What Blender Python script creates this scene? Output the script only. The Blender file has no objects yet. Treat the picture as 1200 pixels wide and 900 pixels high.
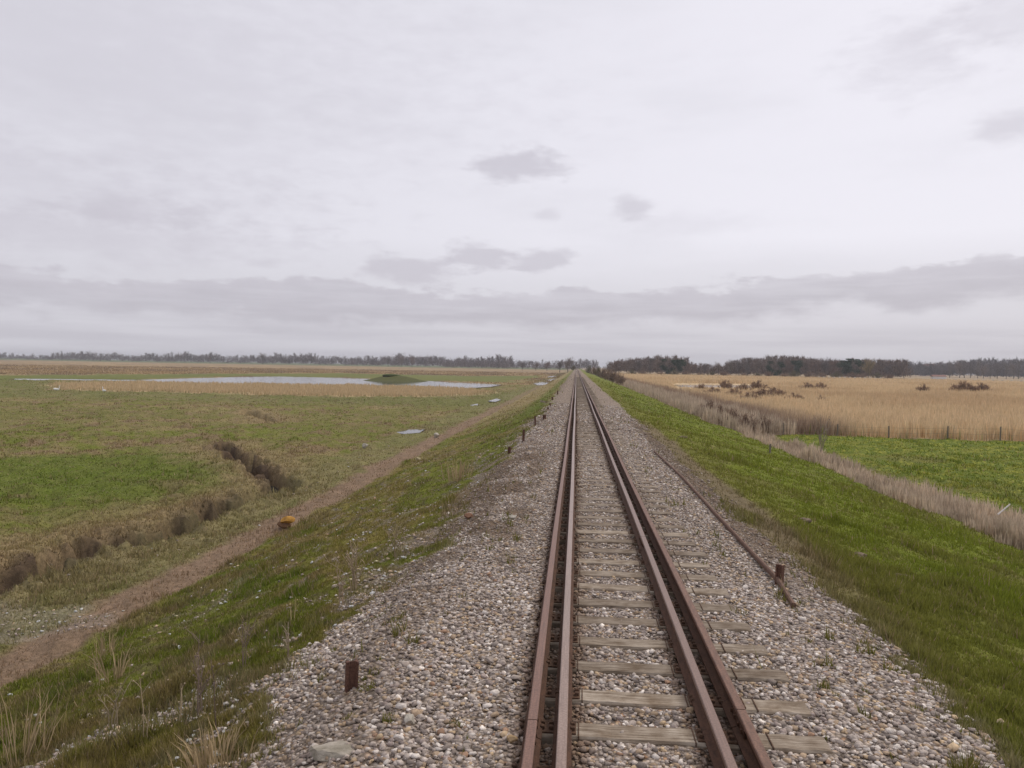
import bpy, bmesh, math, random
import numpy as np
from mathutils import Vector, Matrix
random.seed(7); RNG = np.random.default_rng(7)
S = bpy.context.scene
COL = S.collection
R = math.radians

# ------------------------------------------------------------------ camera
CAM = np.array([-0.49, 0.0, 2.64]); F = 900.0
_h = np.array([math.cos(R(1.0)), -math.sin(R(1.0)), 0.0])
_T = np.array([75.5, 20.0, -900.0]); _T /= np.linalg.norm(_T)
_U = np.cross(_h, _T); _U /= np.linalg.norm(_U)
if _U[1] < 0: _U = -_U
_X = np.cross(_T, _U)
M3 = np.array([_X, _T, _U])            # camera vector -> world vector
def ray(px, py):
    v = M3 @ np.array([px - 600.0, 450.0 - py, -F]); return v
def at(px, py, z):
    v = ray(px, py); t = (z - CAM[2]) / v[2]; p = CAM + v * t
    return float(p[0]), float(p[1])
def azel(px, py):
    v = ray(px, py); v = v / np.linalg.norm(v)
    return math.atan2(v[0], v[1]), math.asin(v[2])
cam = bpy.data.cameras.new('camera'); co = bpy.data.objects.new('camera', cam); COL.objects.link(co)
mw = Matrix.Identity(4)
for i in range(3):
    for j in range(3): mw[i][j] = M3[i][j]
    mw[i][3] = CAM[i]
co.matrix_world = mw
cam.sensor_width = 36; cam.lens = 36 * F / 1200; cam.clip_start = 0.05; cam.clip_end = 20000
S.camera = co

# ------------------------------------------------------------------ noise
def _hash(ix, iy, s):
    h = (ix.astype(np.int64) * 374761393 + iy.astype(np.int64) * 668265263 + s * 2246822519) & 0xffffffff
    h = ((h ^ (h >> 13)) * 1274126177) & 0xffffffff
    return ((h ^ (h >> 16)) & 0xffffff) / float(0xffffff)
def vn(x, y, s=0):
    ix = np.floor(x); iy = np.floor(y); fx = x - ix; fy = y - iy
    fx = fx * fx * (3 - 2 * fx); fy = fy * fy * (3 - 2 * fy)
    a = _hash(ix, iy, s); b = _hash(ix + 1, iy, s); c = _hash(ix, iy + 1, s); d = _hash(ix + 1, iy + 1, s)
    return (a + (b - a) * fx) * (1 - fy) + (c + (d - c) * fx) * fy
def fbm(x, y, s=0, o=4, g=.5):
    r = 0; a = 1; t = 0
    for k in range(o):
        r = r + a * vn(x, y, s + k * 17); t += a; a *= g; x = x * 2.03 + 11.3; y = y * 2.03 - 5.7
    return r / t
def ss(a, b, x):
    t = np.clip((x - a) / (b - a), 0, 1); return t * t * (3 - 2 * t)
def band(x, a, b, w):
    return ss(a - w, a + w, x) * (1 - ss(b - w, b + w, x))
def pdist(x, y, P):
    """distance to a polyline, and side"""
    d = np.full(np.shape(x), 1e9)
    for (x0, y0), (x1, y1) in zip(P[:-1], P[1:]):
        dx, dy = x1 - x0, y1 - y0
        t = np.clip(((x - x0) * dx + (y - y0) * dy) / (dx * dx + dy * dy + 1e-9), 0, 1)
        d = np.minimum(d, np.hypot(x - x0 - t * dx, y - y0 - t * dy))
    return d
def sdpoly(x, y, P):
    """signed distance to polygon (negative inside)"""
    d = pdist(x, y, P + [P[0]])
    ins = np.zeros(np.shape(x), bool)
    n = len(P)
    for i in range(n):
        x0, y0 = P[i]; x1, y1 = P[(i + 1) % n]
        c = ((y0 > y) != (y1 > y)) & (x < (x1 - x0) * (y - y0) / ((y1 - y0) if y1 != y0 else 1e-9) + x0)
        ins ^= c
    return np.where(ins, -d, d)

def near(x, y, P, m, closed):
    """distance (signed for polygons) evaluated only close to the shape, large elsewhere"""
    out = np.full(np.shape(x), 99.0); xs = [p[0] for p in P]; ys = [p[1] for p in P]
    q = (x > min(xs) - m) & (x < max(xs) + m) & (y > min(ys) - m) & (y < max(ys) + m)
    if q.any(): out[q] = sdpoly(x[q], y[q], P) if closed else pdist(x[q], y[q], P)
    return out
def farside(x, y, P):
    """1 on the side of the line turned away from the camera"""
    d = np.full(np.shape(x), 1e9); f = np.zeros(np.shape(x))
    for (x0, y0), (x1, y1) in zip(P[:-1], P[1:]):
        dx, dy = x1 - x0, y1 - y0; t = np.clip(((x - x0) * dx + (y - y0) * dy) / (dx * dx + dy * dy + 1e-9), 0, 1)
        qx, qy = x0 + t * dx, y0 + t * dy; e = np.hypot(x - qx, y - qy); k = e < d; d = np.where(k, e, d)
        f = np.where(k, np.hypot(x + .5, y) - np.hypot(qx + .5, qy), f)
    return d, ss(-.2, .6, f)
ZF = -2.75
# ------------------------------------------------------------------ layout of the land
KX = [-9.9, -9.0, -3.0, -2.45, -1.9, -.86, -.72, -.55, -.40, .40, .55, .74, .86, 1.5, 2.3, 3.1, 5, 12.4, 13.8, 15.2, 16.8]
KZ = [-2.74, -2.58, -.42, -.15, -.01, .015, -.06, -.06, -.025, -.025, -.06, -.06, -.02, -.035, -.10, -.27, -.72, -2.45, -2.95, -2.95, -2.74]
def G(pts, z=ZF): return [at(a, b, z) for a, b in pts]
CREEK = G([(-120, 705), (0, 684), (60, 660), (110, 638), (160, 628), (200, 618), (232, 602), (255, 590), (290, 580), (322, 574), (330, 566), (318, 556), (300, 545), (278, 533), (258, 522)])
CREEK2 = G([(290, 484), (306, 487), (320, 494)])
POND = G([(17, 443.5), (167, 444.6), (240, 442.6), (290, 441.4), (333, 441), (400, 442.6), (450, 444.4), (500, 446.2), (560, 449), (588, 450.5), (575, 453), (540, 455), (480, 452), (400, 451), (333, 451), (240, 449), (167, 446.8), (17, 445)])
PUDS = [G([(462, 507), (478, 503.5), (498, 503), (492, 507), (474, 508.5)]),
        G([(572, 470), (582, 467), (587, 468.5), (580, 471)]),
        G([(550, 475), (560, 473), (560, 475.5), (553, 476)]),
        G([(625, 449.5), (634, 447.5), (645, 448), (640, 451), (630, 451.5)]),
        G([(640, 445.5), (650, 443.5), (655, 444.5), (645, 447)]),
        G([(641, 441.5), (650, 440.3), (652, 441.6), (643, 442.6)])]
RPOND = G([(790, 450.5), (850, 450.5), (885, 451.5), (882, 454.2), (845, 454), (800, 453.5)])
RPCLR = G([(785, 449.5), (850, 449.5), (890, 450.5), (888, 460), (790, 460)])
REEDL = G([(60, 450.5), (62, 457), (150, 459), (300, 462.5), (400, 465), (500, 465), (555, 463), (578, 459), (545, 456.8), (480, 453.6), (400, 452.4), (240, 450.4), (167, 448.5)])
GREENP = G([(-200, 440), (0, 440), (200, 438.5), (400, 437.5), (560, 441), (640, 440), (600, 449), (560, 448), (400, 442.5), (290, 441), (167, 445), (0, 446.5), (-200, 446)])
PLEFT = at(918, 510, ZF); PRIGHT = at(1172, 517, ZF)
FK = (PRIGHT[1] - PLEFT[1]) / (PRIGHT[0] - PLEFT[0])
def fence_y(x): return PLEFT[1] + FK * (x - PLEFT[0])
MOUND = at(450, 447.2, ZF)

def zbase(x, y):
    x = np.asarray(x, float); y = np.asarray(y, float)
    w = (fbm(y * .12, x * 0 + 3.1, 5, 2) - .5) * .5 * ss(2.6, 5, np.abs(x))
    z = np.interp(x + w, KX, KZ)
    z = np.where(x > 16.8, -2.74, z)
    return z
def zfull(x, y):
    z = zbase(x, y)
    d = np.hypot(x, y)
    inb = 1 - ss(2.4, 3.2, np.abs(x))
    # ballast humps: sleepers drown and surface again along the line
    z = z + inb * (1 - band(np.abs(x), .5, .84, .06)) * ((fbm(y * .23, x * .4, 31, 2) - .52) * .07 * ss(12, 26, y) + (fbm(x * 3, y * 3, 33, 3) - .5) * .025)
    z = z + band(x, -3.2, -1.5, .4) * (fbm(x * 1.1, y * .7, 35, 3) - .4) * .22
    slope = ss(2.7, 3.6, np.abs(x))
    z = z + slope * (fbm(x * 1.6, y * 1.3, 41, 4) - .5) * .20 * (1 + .5 * (x < 0)) + slope * (fbm(x * .5, y * .3, 43, 2) - .5) * .25
    fld = ss(-10.5, -14, x) + (x > 17) * .3
    z = z + fld * ((fbm(x * .11, y * .09, 51, 4) - .5) * .5 + (fbm(x * .9, y * .7, 53, 4) - .5) * .34 + (fbm(x * 2.6, y * 2.2, 55, 2) - .5) * .10)
    # creek
    q = (x < -9) & (x > -45) & (y > 8) & (y < 95)
    if q.any():
        X, Y = x[q], y[q]; zq = z[q]
        nx = X + (fbm(X * .7, Y * .7, 61, 3) - .5) * 1.5; ny = Y + (fbm(X * .7, Y * .7, 65, 3) - .5) * 1.5
        for P, wd, dp in ((CREEK, .55, .95), (CREEK2, .6, .6)):
            dc, fs = farside(nx, ny, P)
            zq = zq + .20 * band(dc, wd * .9, wd * 3.0, .6) * (fbm(X * 1.6, Y * 1.6, 67, 3) + .15) * fs - .12 * (1 - ss(1, 5, dc)) * (1 - fs)
            zq = zq - dp * (.80 + .2 * ss(30, 36, Y)) * (1 - ss(wd * .55, wd * 1.15, dc + (fbm(X * 1.8, Y * 1.8, 69, 3) - .5) * .7)) * (.85 + .3 * fbm(X * .4, Y * .4, 70, 2))
        dc = pdist(nx, ny, CREEK); zq = zq + (1 - ss(.9, 1.8, dc)) * ((fbm(X * 3.5, Y * 3.5, 77, 3) - .5) * .45)
        z[q] = zq
    # flatten under standing water
    for P in [POND, RPOND] + PUDS:
        xs = [p[0] for p in P]; ys = [p[1] for p in P]; m = 6
        q = (x > min(xs) - m) & (x < max(xs) + m) & (y > min(ys) - m) & (y < max(ys) + m)
        if q.any():
            sd = sdpoly(x[q], y[q], P)
            sc = 2.5 if len(P) > 8 or P is RPOND else .35
            lev = ZF - .06 if sc > 1 else ZF
            z[q] = z[q] + (lev - .12 - z[q]) * (1 - ss(-sc * .2, sc, sd))
    dm = np.hypot((x - MOUND[0]) / 12.5, (y - MOUND[1] - 15) / 9.0)
    z = z + 2.0 * (1 - ss(0.0, 1.0, dm)) * (.85 + .3 * vn(x * .3, y * .3, 71))
    return z

def mixc(c, k, m):
    return c * (1 - m[..., None]) + np.asarray(k)[None, :] * m[..., None]
GREEN = (.142, .170, .022); GREEN2 = (.135, .158, .026); YGREEN = (.15, .165, .035); OLIVE = (.170, .160, .058)
TAN = (.34, .255, .145); STRAW = (.46, .345, .205); BROWN = (.19, .135, .088); PATH = (.215, .152, .108); MUD = (.085, .06, .042)
GRAV = (.385, .335, .29); DIRT = (.165, .122, .09); REEDC = (.53, .415, .265); REEDD = (.44, .325, .20)
PIXSTREAK = []   # rills of gravel down the left bank, filled below
def hit(px, py):
    """where a sight line meets the land (bare profile)"""
    v = ray(px, py); t = np.exp(np.linspace(math.log(2e-3), math.log(1.2), 6000))
    P = CAM[None, :] + v[None, :] * t[:, None]
    dz = P[:, 2] - zbase(P[:, 0], P[:, 1])
    k = int(np.argmax(dz < 0)); 
    return float(P[k, 0]), float(P[k, 1])
for pl in ([(505, 594), (470, 605), (430, 622), (375, 648)], [(40, 905), (90, 880), (150, 862), (200, 835), (245, 815)],
           [(345, 648), (300, 668), (240, 715), (150, 760)], [(0, 712), (40, 730), (95, 728)], [(0, 745), (30, 738), (80, 712)], [(300, 740), (240, 775), (210, 800)]):
    PIXSTREAK.append([hit(*p) for p in pl])
def zones(x, y):
    n1 = fbm(x * .25, y * .18, 101, 4); n2 = fbm(x * 1.7, y * 1.3, 111, 4); n3 = fbm(x * .06, y * .045, 121, 4); n4 = fbm(x * 6, y * 6, 131, 3)
    N = x.shape
    c = np.zeros(N + (3,)) + np.array(OLIVE)
    jx = x + (n2 - .5) * 1.0 + (n1 - .5) * .7
    # ---- left flats
    c = mixc(c, GREEN2, ss(.50, .62, n3) * .75 * (1 - .7 * ss(70, 120, y)))
    n5 = fbm(x * .55, y * .4, 151, 5, .65)
    c = mixc(c, (.105, .125, .022), ss(.47, .60, n5) * .55)
    c = mixc(c, (.27, .21, .115), ss(.50, .62, n1 * .5 + n5 * .5) * .65)
    c = mixc(c, (.20, .155, .085), ss(.50, .62, n2 * .6 + n3 * .4) * .6)
    c = mixc(c, BROWN, ss(.54, .64, n2 * .4 + n5 * .6) * .7)
    c = mixc(c, (.12, .14, .05), (ss(90, 105, y) * (1 - ss(150, 175, y)) * (x < 0)) * .4)
    gp = at(95, 552, ZF); c = mixc(c, (.10, .135, .02), (1 - ss(.6, 1.25, np.hypot((x - gp[0]) / 10, (y - gp[1]) / 10) + (n5 - .5) * 1.1)) * .8)
    grassh = np.full(N, .10); reed = np.zeros(N); grav = np.zeros(N)
    dcr = np.minimum(near(x, y, CREEK, 9, False), near(x, y, CREEK2, 9, False) + .5)
    cm = (1 - ss(.9, 4.0, dcr + (n2 - .5) * 2.5 + (n5 - .5) * 6))
    c = mixc(c, (.255, .19, .118), cm * .72); grassh = grassh + cm * .13 * (.3 + 1.4 * n2) + .10 * ss(.52, .62, n5)
    c = mixc(c, (.16, .115, .075), (1 - ss(.6, 1.0, dcr + (n2 - .5) * .5)) * .7); c = mixc(c, MUD, (1 - ss(.35, .62, dcr + (n2 - .5) * .4)))
    # far left: dry marsh
    far = ss(205, 235, y + (n1 - .5) * 30) * (x < -8)
    c = mixc(c, (.33, .24, .145), far * .9)
    c = mixc(c, (.22, .165, .11), far * ss(.5, .62, n3))
    sdg = near(x, y, GREENP, 30, True); gm = (1 - ss(-6, 6, sdg + (n1 - .5) * 20)) * (x < -6)
    c = mixc(c, (.13, .15, .045), gm * .9)
    reed = reed + far * (1 - gm) * .5
    sdr = near(x, y, REEDL, 20, True); rm = 1 - ss(-2, 2, sdr + (n1 - .5) * 8)
    c = mixc(c, (.44, .345, .215), rm); reed = np.maximum(reed, rm * .8)
    farg = ss(1250, 1350, y) * (x < -20)
    c = mixc(c, (.10, .125, .045), farg); reed = reed * (1 - farg)
    dm = np.hypot((x - MOUND[0]) / 12.5, (y - MOUND[1] - 15) / 9.0)
    c = mixc(c, (.10, .175, .03), 1 - ss(.9, 1.25, dm)); reed = reed * ss(1.0, 1.3, dm)
    # ---- left verge, path, bank
    vg = band(jx, -14, -9.5, .8); c = mixc(c, (.175, .17, .08), vg * .5)
    pm = band(jx * .5 + x * .5 + (n5 - .5) * .5, -11.0, -9.5, .32)
    c = mixc(c, PATH, pm * (1 - .35 * ss(60, 140, y)))
    lb = band(x, -9.6, -2.7, .15)
    cb = np.zeros(N + (3,)) + np.array((.135, .150, .026))
    cb = mixc(cb, (.105, .140, .018), ss(.52, .62, n5) * .7)
    cb = mixc(cb, (.185, .15, .05), ss(.45, .62, n1 * .6 + n2 * .4) * .8)
    cb = mixc(cb, (.20, .155, .085), ss(.5, .62, n2 * .5 + n5 * .5) * .6)
    cb = mixc(cb, (.13, .10, .07), ss(.56, .66, n4) * .5)
    cb = mixc(cb, (.30, .235, .135), ss(42, 85, y + (n1 - .5) * 40) * .75)
    cb = mixc(cb, (.105, .145, .025), ss(40, 60, y) * ss(-5.5, -3.6, x) * (1 - ss(-3.4, -2.5, x)) * .7)
    c = c * (1 - lb[..., None]) + cb * lb[..., None]
    st = np.zeros(N)
    for k, P in enumerate(PIXSTREAK):
        w = (.14, .34, .12, .6, .35, .15)[k]
        st = np.maximum(st, (1 - ss(w * .6, w * 1.5, near(x, y, P, 3, False) + (n4 - .5) * .5)) * (.6, .9, .4, .45, .5, .4)[k])
    # ---- right bank, ditch, meadow, reed bed
    rb = ss(2.6, 3.0, x)
    cr = np.zeros(N + (3,)) + np.array(GREEN)
    cr = mixc(cr, (.155, .155, .04), ss(.46, .62, n1 * .6 + n5 * .4) * .65); cr = mixc(cr, (.095, .125, .018), ss(.50, .62, n2 * .5 + n3 * .5) * .6)
    cr = mixc(cr, (.20, .175, .07), ss(.58, .75, n2) * .4)
    cr = mixc(cr, (.17, .165, .045), (1 - ss(3.6, 5.5, jx)) * .6); cr = mixc(cr, (.22, .25, .04), ss(.62, .70, n4) * ss(.48, .58, n5) * ss(5.5, 8, x) * .8)
    md = ss(15.6, 16.4, jx) * (y < fence_y(x))
    cm2 = np.zeros(N + (3,)) + np.array((.115, .15, .022))
    cm2 = mixc(cm2, (.175, .185, .03), ss(.5, .62, n2) * .8); cm2 = mixc(cm2, (.30, .30, .05), ss(.64, .70, n4) * .7); cm2 = mixc(cm2, (.15, .135, .05), ss(.55, .7, n1) * .5)
    cr = cr * (1 - md[..., None]) + cm2 * md[..., None]
    bed = (x > 12.6) * ss(-.4, .4, y - fence_y(x) + (n2 - .5) * .8) * (1 - ss(600, 640, y))
    strip = ss(12.3, 13.0, jx) * (1 - ss(15.2, 16.2, jx + (n5 - .5) * 2))
    strip = np.where(y > fence_y(x), ss(12.0, 12.9, jx), strip)
    cr = mixc(cr, (.26, .19, .14), strip)
    rc = np.zeros(N + (3,)) + np.array(REEDC); rc = mixc(rc, REEDD, ss(.50, .64, n3) * .7); rc = mixc(rc, (.58, .44, .28), ss(.55, .7, n1) * .5)
    bedm = bed * ss(18, 24, x + (n1 - .5) * 4)
    cr = cr * (1 - bedm[..., None]) + rc * bedm[..., None]
    pale = ss(560, 580, y) * (x > 12)
    cr = mixc(cr, (.36, .28, .18), pale * .7)
    c = c * (1 - rb[..., None]) + cr * rb[..., None]
    clr = 1 - ss(-2, 2, near(x, y, RPCLR, 5, True))
    rr = np.maximum(strip * np.where(y < fence_y(x), .72, .95) * (.1 + 1.7 * fbm(x * .5, y * .35, 161, 3)), bed * (1.55 + .5 * (n3 - .5) + .5 * (n1 - .5))) * (x > 8)
    rr = rr * (1 - .9 * clr)
    reed = np.where(x > 8, rr, reed)
    # ---- ballast
    el = 2.62 + (n1 - .5) * 1.2 + (n2 - .5) * 1.1 + (n4 - .5) * .7 + .5 * band(y, 6, 10, 1.5)
    er = 2.72 + (n1 - .5) * .8 + (n2 - .5) * .7 + (n4 - .5) * .5
    gl = (1 - ss(el - .1, el + .25, -x)) * (x <= 0); gr = (1 - ss(er - .1, er + .25, x)) * (x > 0)
    grav = np.maximum(gl, gr)
    dirt = band(x, -3.4, -1.25, .3) * band(y, 10, 26, 3) * ss(.36, .52, n2) + band(x, 2.2, 3.5, .2) * band(y, 10, 40, 4) * 1.0 * ss(.25, .42, n2 * .4 + n1 * .6) + band(x, -2.9, -1.9, .2) * ss(.45, .6, n1) * .5
    dirt = np.clip(dirt, 0, 1)
    spr = (1 - ss(3.2, 4.6, -x)) * ss(.46, .62, n4 * .5 + n2 * .5) * (x < 0) * .8 + band(x, -8.8, -4, .6) * ss(.62, .72, n4) * ss(.4, .6, n1) * .6
    grav2 = np.clip(np.maximum(st, spr * (1 - ss(30, 50, y))), 0, 1) * (1 - grav)
    gc = np.zeros(N + (3,)) + np.array(GRAV)
    gc = mixc(gc, (.20, .135, .095), band(np.abs(x), .38, .86, .03) * .8 + 0 * x)
    gc = mixc(gc, (.30, .245, .2), ss(30, 120, y) * .3)
    gc = mixc(gc, DIRT, dirt)
    c = c * (1 - grav[..., None]) + gc * grav[..., None]
    dd = np.clip(dirt * (1 - grav), 0, 1) * (np.abs(x) < 3.6)
    c = mixc(c, DIRT, dd * .8)
    c = mixc(c, (.30, .27, .24), grav2 * .8)
    grass = (1 - grav + grav * ss(.73, .77, n4) * (np.abs(x) > 1.2) * .5) * (1 - .95 * grav2) * (1 - .72 * pm) * (1 - .8 * dd)
    grass = grass * (1 - (1 - ss(.42, .6, dcr)))
    for P in [POND, RPOND] + PUDS:
        sd = near(x, y, P, 4, True); k = 1 - ss(-.2, .5 if len(P) < 8 else 2, sd)
        grass = grass * (1 - k); reed = reed * (1 - k); c = mixc(c, MUD, k * .7)
    gcol = c * (1 - (grav2 + grav)[..., None].clip(0, 1)) + np.array((.13, .125, .035)) * (grav2 + grav)[..., None].clip(0, 1)
    return dict(c=c, gcol=gcol, grav=grav, grav2=grav2, dirt=dirt, grass=grass, gh=grassh, reed=reed, n5=n5, n1=n1, n2=n2, n3=n3, n4=n4, pm=pm, cm=cm)

# ------------------------------------------------------------------ object helpers
def link(o, parent=None):
    COL.objects.link(o)
    if parent: o.parent = parent
    return o
def mesh_np(name, V, Fc, mat, parent=None, col=None, smooth=False, attrs=None):
    me = bpy.data.meshes.new(name); V = np.asarray(V, np.float32); Fc = np.asarray(Fc, np.int32)
    n, k = Fc.shape
    me.vertices.add(len(V)); me.vertices.foreach_set('co', V.ravel())
    me.loops.add(n * k); me.loops.foreach_set('vertex_index', Fc.ravel())
    me.polygons.add(n); me.polygons.foreach_set('loop_start', np.arange(0, n * k, k, dtype=np.int32))
    me.polygons.foreach_set('loop_total', np.full(n, k, np.int32))
    if smooth: me.polygons.foreach_set('use_smooth', np.ones(n, bool))
    if col is not None:
        a = me.color_attributes.new('albedo', 'FLOAT_COLOR', 'POINT')
        cc = np.ones((len(V), 4), np.float32); cc[:, :3] = col; a.data.foreach_set('color', cc.ravel())
    for nm, vals in (attrs or {}).items():
        a = me.attributes.new(nm, 'FLOAT', 'POINT'); a.data.foreach_set('value', np.asarray(vals, np.float32))
    me.update(); me.validate()
    me.materials.append(mat)
    return link(bpy.data.objects.new(name, me), parent)
def mesh_bm(name, bm, mat, parent=None, smooth=False):
    me = bpy.data.meshes.new(name); bmesh.ops.recalc_face_normals(bm, faces=bm.faces)
    bm.to_mesh(me); bm.free()
    for m in (mat if isinstance(mat, (list, tuple)) else [mat]): me.materials.append(m)
    if smooth:
        for p in me.polygons: p.use_smooth = True
    return link(bpy.data.objects.new(name, me), parent)
def tag(o, label=None, cat=None, group=None, kind=None):
    if label: o['label'] = label
    if cat: o['category'] = cat
    if group: o['group'] = group
    if kind: o['kind'] = kind
    return o
def empty(name, loc, rz=0, sc=1):
    o = bpy.data.objects.new(name, None); o.location = loc; o.rotation_euler.z = rz; o.scale = (sc,) * 3; o.empty_display_size = .1
    return link(o)
def copy_tree(o, parent=None):
    c = o.copy(); COL.objects.link(c); c.parent = parent
    for ch in [k for k in ALLCH.get(o.name, [])]: copy_tree(ch, c)
    return c
ALLCH = {}
def reg(root):
    ALLCH[root.name] = [o for o in bpy.data.objects if o.parent == root]
    for c in ALLCH[root.name]: reg(c)
def bm_box(bm, x0, x1, y0, y1, z0, z1, bev=0):
    vs = [bm.verts.new(p) for p in ((x0, y0, z0), (x1, y0, z0), (x1, y1, z0), (x0, y1, z0), (x0, y0, z1), (x1, y0, z1), (x1, y1, z1), (x0, y1, z1))]
    fs = [bm.faces.new([vs[i] for i in f]) for f in ((0, 3, 2, 1), (4, 5, 6, 7), (0, 1, 5, 4), (1, 2, 6, 5), (2, 3, 7, 6), (3, 0, 4, 7))]
    if bev:
        es = list({e for f in fs for e in f.edges}); bmesh.ops.bevel(bm, geom=es, offset=bev, segments=2, affect='EDGES')
    return vs
def tube(bm, pts, r0, r1, n=5):
    rings = []
    for i, p in enumerate(pts):
        p = Vector(p); a = Vector(pts[max(0, i - 1)]); b = Vector(pts[min(len(pts) - 1, i + 1)]); d = (b - a).normalized()
        u = d.orthogonal().normalized(); v = d.cross(u); r = r0 + (r1 - r0) * i / max(1, len(pts) - 1)
        rings.append([bm.verts.new(p + (u * math.cos(2 * math.pi * k / n) + v * math.sin(2 * math.pi * k / n)) * r) for k in range(n)])
    for A, B in zip(rings[:-1], rings[1:]):
        for k in range(n): bm.faces.new((A[k], A[(k + 1) % n], B[(k + 1) % n], B[k]))
    bm.faces.new(rings[-1]); bm.faces.new(rings[0][::-1])

# ------------------------------------------------------------------ materials
class NT:
    def __init__(s, name):
        s.m = bpy.data.materials.new(name); s.m.use_nodes = True; s.t = s.m.node_tree; s.t.nodes.clear()
        s.out = s.t.nodes.new('ShaderNodeOutputMaterial'); s.b = s.t.nodes.new('ShaderNodeBsdfPrincipled')
        s.t.links.new(s.b.outputs[0], s.out.inputs[0])
    def n(s, ty, **kw):
        x = s.t.nodes.new(ty)
        for k, v in kw.items(): setattr(x, k, v)
        return x
    def l(s, a, b): s.t.links.new(a, b)
    def coord(s, scale=(1, 1, 1), kind='Object'):
        tc = s.n('ShaderNodeTexCoord'); mp = s.n('ShaderNodeMapping'); mp.inputs['Scale'].default_value = scale
        s.l(tc.outputs[kind], mp.inputs[0]); return mp.outputs[0]
    def noise(s, vec, scale, detail=4, rough=.5):
        x = s.n('ShaderNodeTexNoise'); x.inputs['Scale'].default_value = scale; x.inputs['Detail'].default_value = detail; x.inputs['Roughness'].default_value = rough
        if vec is not None: s.l(vec, x.inputs['Vector'])
        return x.outputs[0]
    def ramp(s, fac, *stops):
        r = s.n('ShaderNodeValToRGB'); s.l(fac, r.inputs[0]); e = r.color_ramp.elements
        while len(e) < len(stops): e.new(.5)
        for el, (p, c) in zip(e, stops): el.position = p; el.color = (*c, 1) if len(c) == 3 else c
        return r.outputs[0]
    def mix(s, fac, a, b, mode='MIX'):
        x = s.n('ShaderNodeMix', data_type='RGBA', blend_type=mode)
        for sock, v in ((x.inputs[0], fac), (x.inputs[6], a), (x.inputs[7], b)):
            if isinstance(v, (int, float)): sock.default_value = v
            elif isinstance(v, tuple): sock.default_value = (*v, 1)
            else: s.l(v, sock)
        return x.outputs[2]
    def math(s, op, a, b=0, c=None):
        x = s.n('ShaderNodeMath', operation=op)
        for i, v in enumerate((a, b, c)):
            if v is None: continue
            if isinstance(v, (int, float)): x.inputs[i].default_value = v
            else: s.l(v, x.inputs[i])
        return x.outputs[0]
    def bump(s, h, strength, dist):
        b = s.n('ShaderNodeBump'); b.inputs['Strength'].default_value = strength; b.inputs['Distance'].default_value = dist
        s.l(h, b.inputs['Height']); s.l(b.outputs[0], s.b.inputs['Normal'])
    def base(s, c): s.l(c, s.b.inputs['Base Color'])
    def rough(s, v, spec=.3):
        s.b.inputs['Roughness'].default_value = v; s.b.inputs['Specular IOR Level'].default_value = spec

def mat_ground():
    n = NT('ground_material'); a = n.n('ShaderNodeAttribute', attribute_name='albedo'); g = n.n('ShaderNodeAttribute', attribute_name='grav')
    P = n.coord()
    nz = n.noise(P, 9, 5, .6); nf = n.noise(P, 42, 4, .65); nb = n.noise(P, 1.3, 4, .6)
    c = n.mix(1.0, a.outputs['Color'], n.ramp(nz, (.25, (.62, .62, .6)), (.75, (1.38, 1.36, 1.3))), 'MULTIPLY')
    c = n.mix(1.0, c, n.ramp(nf, (.25, (.66, .66, .66)), (.75, (1.35, 1.35, 1.35))), 'MULTIPLY')
    c = n.mix(1.0, c, n.ramp(nb, (.3, (.85, .85, .82)), (.7, (1.14, 1.12, 1.12))), 'MULTIPLY')
    v = n.n('ShaderNodeTexVoronoi'); v.inputs['Scale'].default_value = 24; n.l(P, v.inputs['Vector'])
    sep = n.n('ShaderNodeSeparateColor'); n.l(v.outputs['Color'], sep.inputs[0])
    st = n.ramp(sep.outputs[0], (0, (.42, .38, .36)), (.35, (.85, .8, .76)), (.62, (1.1, 1.05, 1.0)), (.85, (1.6, 1.58, 1.55)), (1, (1.15, .8, .55)))
    crack = n.ramp(v.outputs['Distance'], (.0, (1.1, 1.1, 1.1)), (.32, (.95, .95, .95)), (.62, (.45, .43, .42)))
    gc = n.mix(1.0, n.mix(1.0, a.outputs['Color'], st, 'MULTIPLY'), crack, 'MULTIPLY')
    c = n.mix(g.outputs['Fac'], c, gc); n.base(c)
    h = n.mix(g.outputs['Fac'], nf, n.math('MULTIPLY', v.outputs['Distance'], -1.2)); n.bump(h, .8, .03)
    n.rough(.95, .12); return n.m
def mat_attr(name, rough=.9, spec=.15, trans=0.0, jitter=None):
    n = NT(name); a = n.n('ShaderNodeAttribute', attribute_name='albedo'); c = a.outputs['Color']
    if jitter:
        nz = n.noise(n.coord(), jitter, 3); c = n.mix(1.0, c, n.ramp(nz, (.3, (.75, .75, .75)), (.7, (1.25, 1.25, 1.25))), 'MULTIPLY')
    n.base(c); n.rough(rough, spec)
    if trans:
        t = n.n('ShaderNodeBsdfTranslucent'); n.l(c, t.inputs[0]); mx = n.n('ShaderNodeMixShader'); mx.inputs[0].default_value = trans
        n.l(n.b.outputs[0], mx.inputs[1]); n.l(t.outputs[0], mx.inputs[2]); n.l(mx.outputs[0], n.out.inputs[0])
    return n.m
def mat_rust(name, top, low, rough=.6, spec=.4, sc=(6, 1.2, 6)):
    n = NT(name); P = n.coord(sc); a = n.noise(P, 5, 6, .7); b = n.noise(n.coord(), 60, 3, .6)
    c = n.ramp(a, (.3, low), (.7, top)); c = n.mix(1.0, c, n.ramp(b, (.3, (.7, .68, .66)), (.7, (1.25, 1.25, 1.28))), 'MULTIPLY'); n.base(c)
    n.rough(rough, spec); n.bump(b, .5, .003); return n.m
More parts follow.
